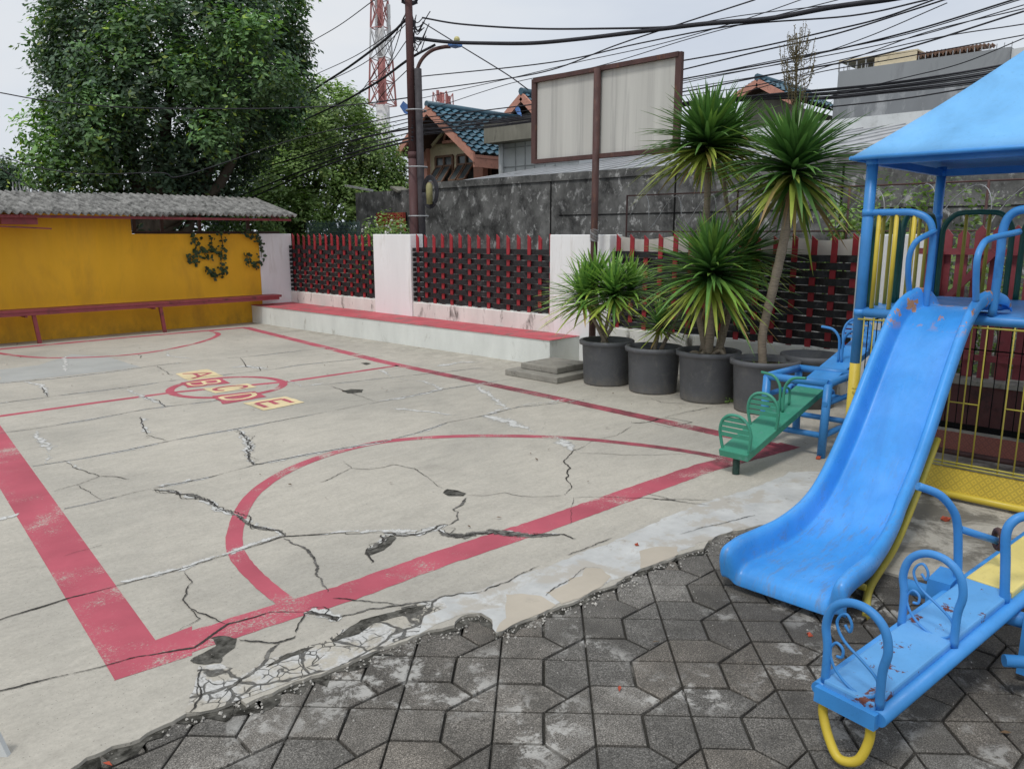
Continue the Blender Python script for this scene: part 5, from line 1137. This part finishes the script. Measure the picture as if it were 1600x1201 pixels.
# hand loops beside the slide entry
arch([PY(1421,460,1.59),PY(1419,425,1.59),PY(1421,400,1.585),PY(1427,384,1.57),PY(1436,374,1.55),PX(1461,361,TX)],.017,M['blue_tube'],'hand_loop')
arch([PY(1525,470,1.17),PY(1525,440,1.17),PY(1527,405,1.17),PY(1534,385,1.17),PY(1547,373,1.165),PX(1593,362,TX)],.018,M['blue_tube'],'hand_loop')
# lower wire cage and tread plates
CX=5.15; cg=thing('wire_cage','yellow wire cage with tread plate kickboards under the play tower','cage',(5.6,1.2,0))
b=MB()
ys=[PX(x,y,CX).y for x,y in ((1470,740),(1493,741),(1516,743),(1557,747),(1582,750),(1606,752))]
for y in ys+[.62,.55,1.86,1.80,1.74,1.68,1.62,1.55,1.48,1.41]: b.tube([(CX,y,.20),(CX,y,1.075)],.0045,6)
for z in (.205,.225,1.06): b.tube([(CX,1.9,z),(CX,.48,z)],.006,6)
b.tube([(CX,ys[0],.60),(CX,ys[2],.60)],.0045,6); b.tube([(CX,ys[3],.60),(CX,ys[5],.60)],.0045,6); b.tube([(CX,1.9,.6),(CX,1.41,.6)],.0045,6)
b.build('wire_grid',M['mustard'],cg)
b=MB()
for k in range(20): y=1.88-k*.072; b.tube([(6.15,y,.22),(6.15,y,1.06)],.0035,5)
for z in (.225,.8,1.05): b.tube([(6.15,1.9,z),(6.15,.48,z)],.005,5)
for k in range(12): x=5.2+k*.08; b.tube([(x,TY-.06,.22),(x,TY-.06,1.06)],.0035,5)
for z in (.225,1.05): b.tube([(CX,TY-.06,z),(6.15,TY-.06,z)],.005,5)
b.build('wire_grid',M['dark'],cg)
b=MB(); b.add([(CX-.0,1.88,.185),(CX-.0,.40,.185),(CX-.045,.40,.05),(CX-.045,1.88,.05)],[(0,3,2,1)]); b.box((CX+.001,.4,.175),(CX+.02,1.88,.188)); b.build('tread_plate',M['tread_y'],cg)
b=MB(); b.tube([(CX-.05,1.9,.038),(CX-.05,.38,.038)],.022,10); b.build('foot_pipe',M['yellow'],cg)
b=MB(); b.add([(6.10,1.88,.20),(6.10,.40,.20),(6.06,.40,.07),(6.06,1.88,.07)],[(0,3,2,1)]); o=b.build('tread_plate',M['tread_b'],cg); tag(o,'rust brown tread plate')
b=MB(); b.tube([(6.05,1.9,.06),(6.05,.38,.06)],.02,10); b.build('foot_pipe',M['rust'],cg)
# slide
sl=thing('slide','glossy blue fibreglass slide with scuffed bed leading off the tower','slide',(3.3,1.35,0))
fp=[(3.085,.018),(3.088,.045),(3.105,.072),(3.15,.086),(3.28,.086),(3.5,.086),(3.72,.10),(3.92,.145),(4.08,.225),(4.24,.35),(4.42,.52),(4.60,.72),(4.76,.89),(4.90,1.02),(5.03,1.10),(5.15,1.145),(5.26,1.155),(5.38,1.15),(5.46,1.138)]
S=spline([Vector((x,0,z)) for x,z in fp],4); ns=len(S)
b=MB(); prof=[(-.298,.045),(-.306,.085),(-.301,.112),(-.286,.122),(-.270,.119),(-.259,.102),(-.249,.055),(-.238,.014),(-.222,.002),(-.20,0),(-.06,-.001)]
prof=prof+[(-a,h) for a,h in prof[::-1]]; m=len(prof); vs=[]
for i,p in enumerate(S):
    t=(S[min(ns-1,i+1)]-S[max(0,i-1)]).normalized(); nn=Vector((-t.z,0,t.x)); 
    u=i/(ns-1); x=p.x
    if x<3.16: nn=Vector((-.35,0,1)).normalized()
    Lf=1.615+.035*max(0,min(1,(3.5-x)/.4)); Rg=1.085+.085*max(0,min(1,(x-3.35)/.7))+.02*max(0,min(1,(x-4.2)/.9))
    tk=max(0,min(1,(x-5.02)/.3)); Rg-=.075*tk*tk; Lf-=.06*tk
    cyy=(Lf+Rg)/2; wsc=(Lf-Rg)/2/.306; hs=1.0
    if i<8: hs=(.25,.4,.58,.74,.86,.94,.98,1)[i]
    if x>5.14: hs=max(.08,1-((x-5.14)/.32)**2*.95)
    for a,h in prof:
        flare=1.0
        vs.append(Vector((p.x,cyy+a*wsc*flare,p.z))+nn*(h*hs*1.0))
b.add(vs,[(i*m+k,i*m+k+1,(i+1)*m+k+1,(i+1)*m+k) for i in range(ns-1) for k in range(m-1)],True)
o=b.build('chute',M['slide'],sl); md=o.modifiers.new('s','SOLIDIFY'); md.thickness=.012; md.offset=-1; md=o.modifiers.new('ss','SUBSURF'); md.levels=1; md.render_levels=1
b=MB()
for yy in (1.12,1.56):
    b.tube([(3.34,yy,0),(3.62,yy,.17),(4.35,yy,.36),(4.7,yy,.72)],.02,10) if False else None
b.tube(spline([(3.26,1.06,-.015),(3.45,1.12,.03),(3.9,1.17,.07),(4.2,1.19,.22),(4.55,1.2,.50)],5),.018,10)
b.tube(spline([(3.36,1.10,-.015),(3.55,1.15,.03),(3.95,1.19,.06),(4.2,1.2,.2)],5),.016,10)
b.tube(spline([(3.28,1.58,-.015),(3.42,1.57,.03),(3.85,1.56,.05),(4.2,1.56,.2)],5),.018,10)
b.tube([(3.40,1.12,.05),(3.40,1.56,.05)],.016,10); b.build('support_frame',M['mustard'],sl)
# ------------------------------------------------------------------ green and blue seesaw by the pots
s1=thing('seesaw','green and blue plank seesaw on a blue tube frame beside the pots','seesaw',(5.72,2.42,0))
PA,PBv,PC,PDv=Vector((5.45,2.19,0)),Vector((5.44,2.65,0)),Vector((6.02,2.64,0)),Vector((6.03,2.2,0))
hh=.545
b=MB(); 
ins=[Vector((.03,.0,0)),Vector((.03,0,0)),Vector((-.03,0,0)),Vector((-.03,0,0))]
tp=[p+i_+Vector((0,0,hh)) for p,i_ in zip((PA,PBv,PC,PDv),ins)]
for p,q_ in zip((PA,PBv,PC,PDv),tp): b.tube([p,q_],.03,14)
for i in range(4): b.tube([tp[i],tp[(i+1)%4]],.028,12)
for i,j in ((0,1),(1,2),(2,3),(3,0)):
    P=[PA,PBv,PC,PDv]; z=.17; b.tube([P[i].lerp(tp[i],.3),P[j].lerp(tp[j],.3)],.022,12)
b.build('frame',M['blue_tube'],s1)
ax0=Vector((5.46,2.42,.44))
pvx=5.74; b=MB(); b.tube([(pvx,2.19,.40),(pvx,2.65,.40)],.022,12); b.tube([(pvx-.3,2.19,.40),(pvx+.3,2.19,.40)],.02,10); b.tube([(pvx-.3,2.65,.40),(pvx+.3,2.65,.40)],.02,10)
for y in (2.27,2.58): 
    b.tube([(pvx+math.cos(a*PI/8)*.045,y,.40+math.sin(a*PI/8)*.045) for a in range(17)],.016,8)
b.build('axle',M['blue_tube'],s1)
n0=Vector((4.60,2.44,.165)); n1=Vector((6.86,2.36,.80)); dd=(n1-n0).normalized(); sd=Vector((-dd.y,dd.x,0)).normalized(); nu=dd.cross(sd)*-1
if nu.z<0: nu=-nu
def plk(a,c,w_,th,mat,parent,name='plank'): b=MB(); b.bar(a-nu*th/2,c-nu*th/2,w_,th,ZU); return b.build(name,mat,parent,.004)
mid=n0.lerp(n1,.47); plk(n0,mid,.215,.05,M['green'],s1); o=plk(mid+dd*.002,n1,.215,.05,M['blue'],s1)
def hoop(c,up_,side,w_,h,r,slats,mat,parent,name='backrest'):
    b=MB(); pts=[c-side*w_*.42]
    pts+= [c-side*w_*.5+up_*h*.35,c-side*w_*.52+up_*h*.6,c-side*w_*.42+up_*h*.85,c-side*w_*.18+up_*h,c+side*w_*.18+up_*h,c+side*w_*.42+up_*h*.85,c+side*w_*.52+up_*h*.6,c+side*w_*.5+up_*h*.35,c+side*w_*.42]
    b.tube(spline(pts,5),r,8)
    for k in range(slats):
        hh_=h*(.48+.42*k/max(1,slats-1)); ww=w_*(.5 if k<slats-1 else .36); b.bar(c-side*ww+up_*hh_,c+side*ww+up_*hh_,.008,h*.10,up_)
    return b.build(name,mat,parent)
for (s_,mt) in ((.03,'green'),(.40,'green'),(2.27,'blue_tube'),(1.9,'blue_tube')):
    hoop(n0+dd*s_-nu*.03,(ZU+dd*(-.12 if s_<1 else .1)).normalized(),sd,.22,.27,.011,4,M[mt],s1)
def vhandle(c,mat,parent,sgn=1,L=.17,H_=.26,r=.0105):
    b=MB()
    for k in (-1,1):
        b.tube(spline([c+sd*k*.014,c+sd*k*.014+ZU*H_*.55,c+sd*k*.03+ZU*H_*.8,c+sd*k*.08+ZU*H_*.98,c+sd*k*L+ZU*H_*1.03],6),r,8)
    return b.build('handle',mat,parent)
vhandle(n0+dd*.66,M['green'],s1); b=MB(); c=n0+dd*.78; b.tube(spline([c+sd*.0,c+ZU*.10,c-dd*.05+ZU*.15,c-dd*.1+ZU*.15],5),.009,8); b.build('foot_peg',M['green'],s1)
vhandle(n0+dd*1.62,M['blue_tube'],s1)
b=MB(); P=[n0+dd*.05-nu*.05,n0+dd*.05*.9+Vector((0,0,-.17))]; c=Vector((n0.x+.06,n0.y,0)); b.tube([c+Vector((0,0,z/40*.13)) for z in range(1,41)],.022,12,rs=[.022+.004*(k%3==0) for k in range(40)]); b.build('spring_foot',paint('dark_green_coil',(.02,.06,.045),.3,20,.6),s1)
b=MB(); c=n1-dd*.05; b.tube([c+Vector((0,0,-.05-z/30*.14)) for z in range(31)],.02,12,rs=[.018+.005*(k%3==0) for k in range(31)]); b.build('spring_foot',M['dark'],s1)
# ------------------------------------------------------------------ blue seesaw in the foreground
s2=thing('seesaw','rust spotted light blue seesaw with scrolled hoop backrests in the foreground','seesaw',(3.2,.65,0))
m0=G(1325,1079,.235); m1=Vector((3.16,.625,.30)); dd2=(m1-m0); dd2.normalize(); sd2=Vector((-dd2.y,dd2.x,0)).normalized(); nu2=dd2.cross(sd2); nu2=nu2 if nu2.z>0 else -nu2
WP=.195
b=MB(); e1=m0+dd2*.98; b.bar(m0-nu2*.02,e1-nu2*.02,WP-.03,.035); b.build('plank',M['blue_rust'],s2,.008)
b=MB(); b.bar(e1+dd2*.003-nu2*.02,m0+dd2*1.9-nu2*.02,WP-.03,.035); b.build('plank',M['plank_yellow'],s2,.008)
b=MB()
b.tube([m0-sd2*(WP/2)+nu2*-.045,m0-sd2*(WP/2)+dd2*2.2-nu2*.045],.024,12); b.tube([m0+sd2*(WP/2)-nu2*.045,m0+sd2*(WP/2)+dd2*2.2-nu2*.045],.024,12)
b.bar(m0-sd2*(WP/2)-nu2*.05-dd2*.008,m0+sd2*(WP/2)-nu2*.05-dd2*.008,.03,.05); b.build('beam',M['blue'],s2)
def hoop2(c,label=None):
    up2=ZU; h=.27; w_=WP-.02; r=.0135
    pts=[c-sd2*w_/2-nu2*.02,c-sd2*w_/2+up2*h*.35,c-sd2*w_*.56+up2*h*.62,c-sd2*w_*.46+up2*h*.86,c-sd2*w_*.18+up2*h,c+sd2*w_*.18+up2*h,c+sd2*w_*.46+up2*h*.86,c+sd2*w_*.56+up2*h*.62,c+sd2*w_/2+up2*h*.35,c+sd2*w_/2-nu2*.02]
    b=MB(); b.tube(spline(pts,6),r,12); o=b.build('backrest',M['blue_tube'],s2)
    b=MB(); q_=[]
    sg=lambda u,v:c-sd2*(u*w_)+up2*(v*h)
    # S scroll: curl at top left, sweep down right, curl at lower left
    for k in range(15):
        a=-2.2+k*.42; rr=.17-.008*k; q_.insert(0,sg(-.08+ -.0 -rr*.8*math.cos(a)*.9,.80+rr*.62*math.sin(a)))
    b.tube(spline([sg(-.22,.72),sg(-.12,.66),sg(-.10,.76),sg(-.2,.85),sg(-.32,.80),sg(-.36,.68),sg(-.2,.52),sg(.15,.38),sg(.40,.26),sg(.47,.14)],6),.0045,6)
    b.tube(spline([sg(.47,.16),sg(.40,.03),sg(.2,-.03),sg(-.1,.02),sg(-.35,.16),sg(-.45,.34),sg(-.35,.46),sg(-.22,.42),sg(-.22,.32),sg(-.32,.30)],6),.0045,6)
    b.build('scroll',M['blue_tube'],o)
hoop2(m0+dd2*.02); hoop2(m0+dd2*.50)
# handles either side of the plank near the pivot
hb=MB(); a0=G(1497,905,.29); 
hb.tube(spline([a0+Vector((0,0,-.03)),PD(1497,870,a0.dot(fh)),PD(1496,820,a0.dot(fh)),PD(1488,795,a0.dot(fh)),PD(1467,772,a0.dot(fh)),PD(1434,759,a0.dot(fh))],6),.0155,12); hb.build('handle',M['blue_tube'],s2)
a1=G(1571,930,.30); D1_=a1.dot(fh); hb=MB(); hb.tube(spline([a1+Vector((0,0,-.03)),PD(1571,880,D1_),PD(1572,835,D1_),PD(1582,815,D1_),PD(1602,806,D1_),PD(1640,806,D1_)],6),.0165,12); hb.build('handle',M['blue_tube'],s2)
hb=MB(); hb.tube([PD(1500,826,a0.dot(fh)),PD(1562,846,D1_+.22)],.014,12); hb.build('crossbar',M['blue_tube'],s2)
hb=MB(); c=PD(1560,842,D1_+.22); 
hb.tube([c+Vector((math.cos(a*PI/8)*.03,.02*math.cos(a*PI/8),math.sin(a*PI/8)*.035)) for a in range(17)],.012,8); hb.build('bearing_ring',M['rust'],s2)
b=MB(); c=G(1507,905,.22); b.box((3.10,.72,.10),(3.26,.80,.30)); b.bar((3.16,.44,.02),(3.16,.44,.26),.09,.05); b.tube([(3.02,.74,.0),(3.02,.74,.2)],.03,12); b.tube([(2.98,.50,.13),(3.5,-.2,.13)],.022,10); b.tube([(3.18,.9,.21),(3.18,.3,.21)],.03,12); b.build('pivot_frame',M['blue_tube'],s2)
b=MB(); e=m0+dd2*.0-nu2*.06; L_=e+sd2*.075; R_=e-sd2*.075
b.tube(spline([L_,L_+Vector((0,0,-.06)),L_*.72+R_*.28+Vector((.0,0,-.125))-dd2*.02,L_*.45+R_*.55+Vector((0,0,-.155))-dd2*.03,L_*.12+R_*.88+Vector((0,0,-.135))-dd2*.02,R_+Vector((0,0,-.07)),R_],6),.0145,12); b.build('foot_loop',M['yellow'],s2)
# edge of a white board at the lower left
b=MB(); p=G(12,1182); b.add([p+Vector((-.3,.3,0)),p,p+Vector((-.02,.02,.09)),p+Vector((-.32,.32,.16)),p+Vector((-.29,.31,0)),p+Vector((.012,.012,0)),p+Vector((-.008,.032,.09)),p+Vector((-.31,.33,.16))],[(0,1,2,3),(7,6,5,4),(0,4,5,1),(1,5,6,2),(2,6,7,3)]) ; tag(b.build('white_board',M['panel_white']),'corner of a thin white board standing at the lower left edge','board')
# ------------------------------------------------------------------ camera, light, world
cd=bpy.data.cameras.new('camera'); cam=bpy.data.objects.new('camera',cd); col.objects.link(cam); sc.camera=cam
cam.location=CAM; cam.rotation_euler=(PI/2-TH,0,PSI-PI/2); cd.sensor_width=36; cd.lens=36*F/1600; cd.clip_start=.05; cd.clip_end=1500
SE=rad(58); SR=rad(200)
sd_=bpy.data.lights.new('sun','SUN'); sd_.energy=1.5; sd_.angle=rad(11); sd_.color=(1,.97,.92); so=bpy.data.objects.new('sun',sd_); col.objects.link(so)
az=rad(150)   # light from behind-left of the viewer
dv=Vector((math.cos(az)*math.cos(SE),math.sin(az)*math.cos(SE),math.sin(SE))); dv=Vector((-.62,-.12,1.15)).normalized()
so.rotation_euler=dv.to_track_quat('Z','Y').to_euler(); so.location=(0,0,12)
wd=bpy.data.worlds.new('World'); sc.world=wd; wd.use_nodes=True; nt=wd.node_tree; bg=nt.nodes['Background']
sky=N(nt,'ShaderNodeTexSky',sky_type='NISHITA'); sky.sun_disc=False; sky.sun_elevation=math.asin(dv.z); sky.sun_rotation=math.atan2(dv.x,dv.y); sky.dust_density=4; sky.air_density=1.2
hs_=N(nt,'ShaderNodeHueSaturation'); hs_.inputs['Saturation'].default_value=.3; nt.links.new(sky.outputs[0],hs_.inputs['Color'])
tc=N(nt,'ShaderNodeTexCoord'); mp=N(nt,'ShaderNodeMapping'); mp.inputs['Scale'].default_value=(1,1,2.5); nt.links.new(tc.outputs['Generated'],mp.inputs[0])
nf=noi(nt,mp.outputs[0],1.6,5,.55,.3)
cloud=ramp(nt,nf,[(.32,(6.0,6.6,7.6)),(.5,(7.0,7.5,8.2)),(.68,(7.9,8.1,8.4))])
nt.links.new(mix(nt,.86,hs_.outputs[0],cloud),bg.inputs[0]); bg.inputs[1].default_value=.108
sc.view_settings.view_transform='Standard'; sc.view_settings.look='None'; sc.view_settings.exposure=0
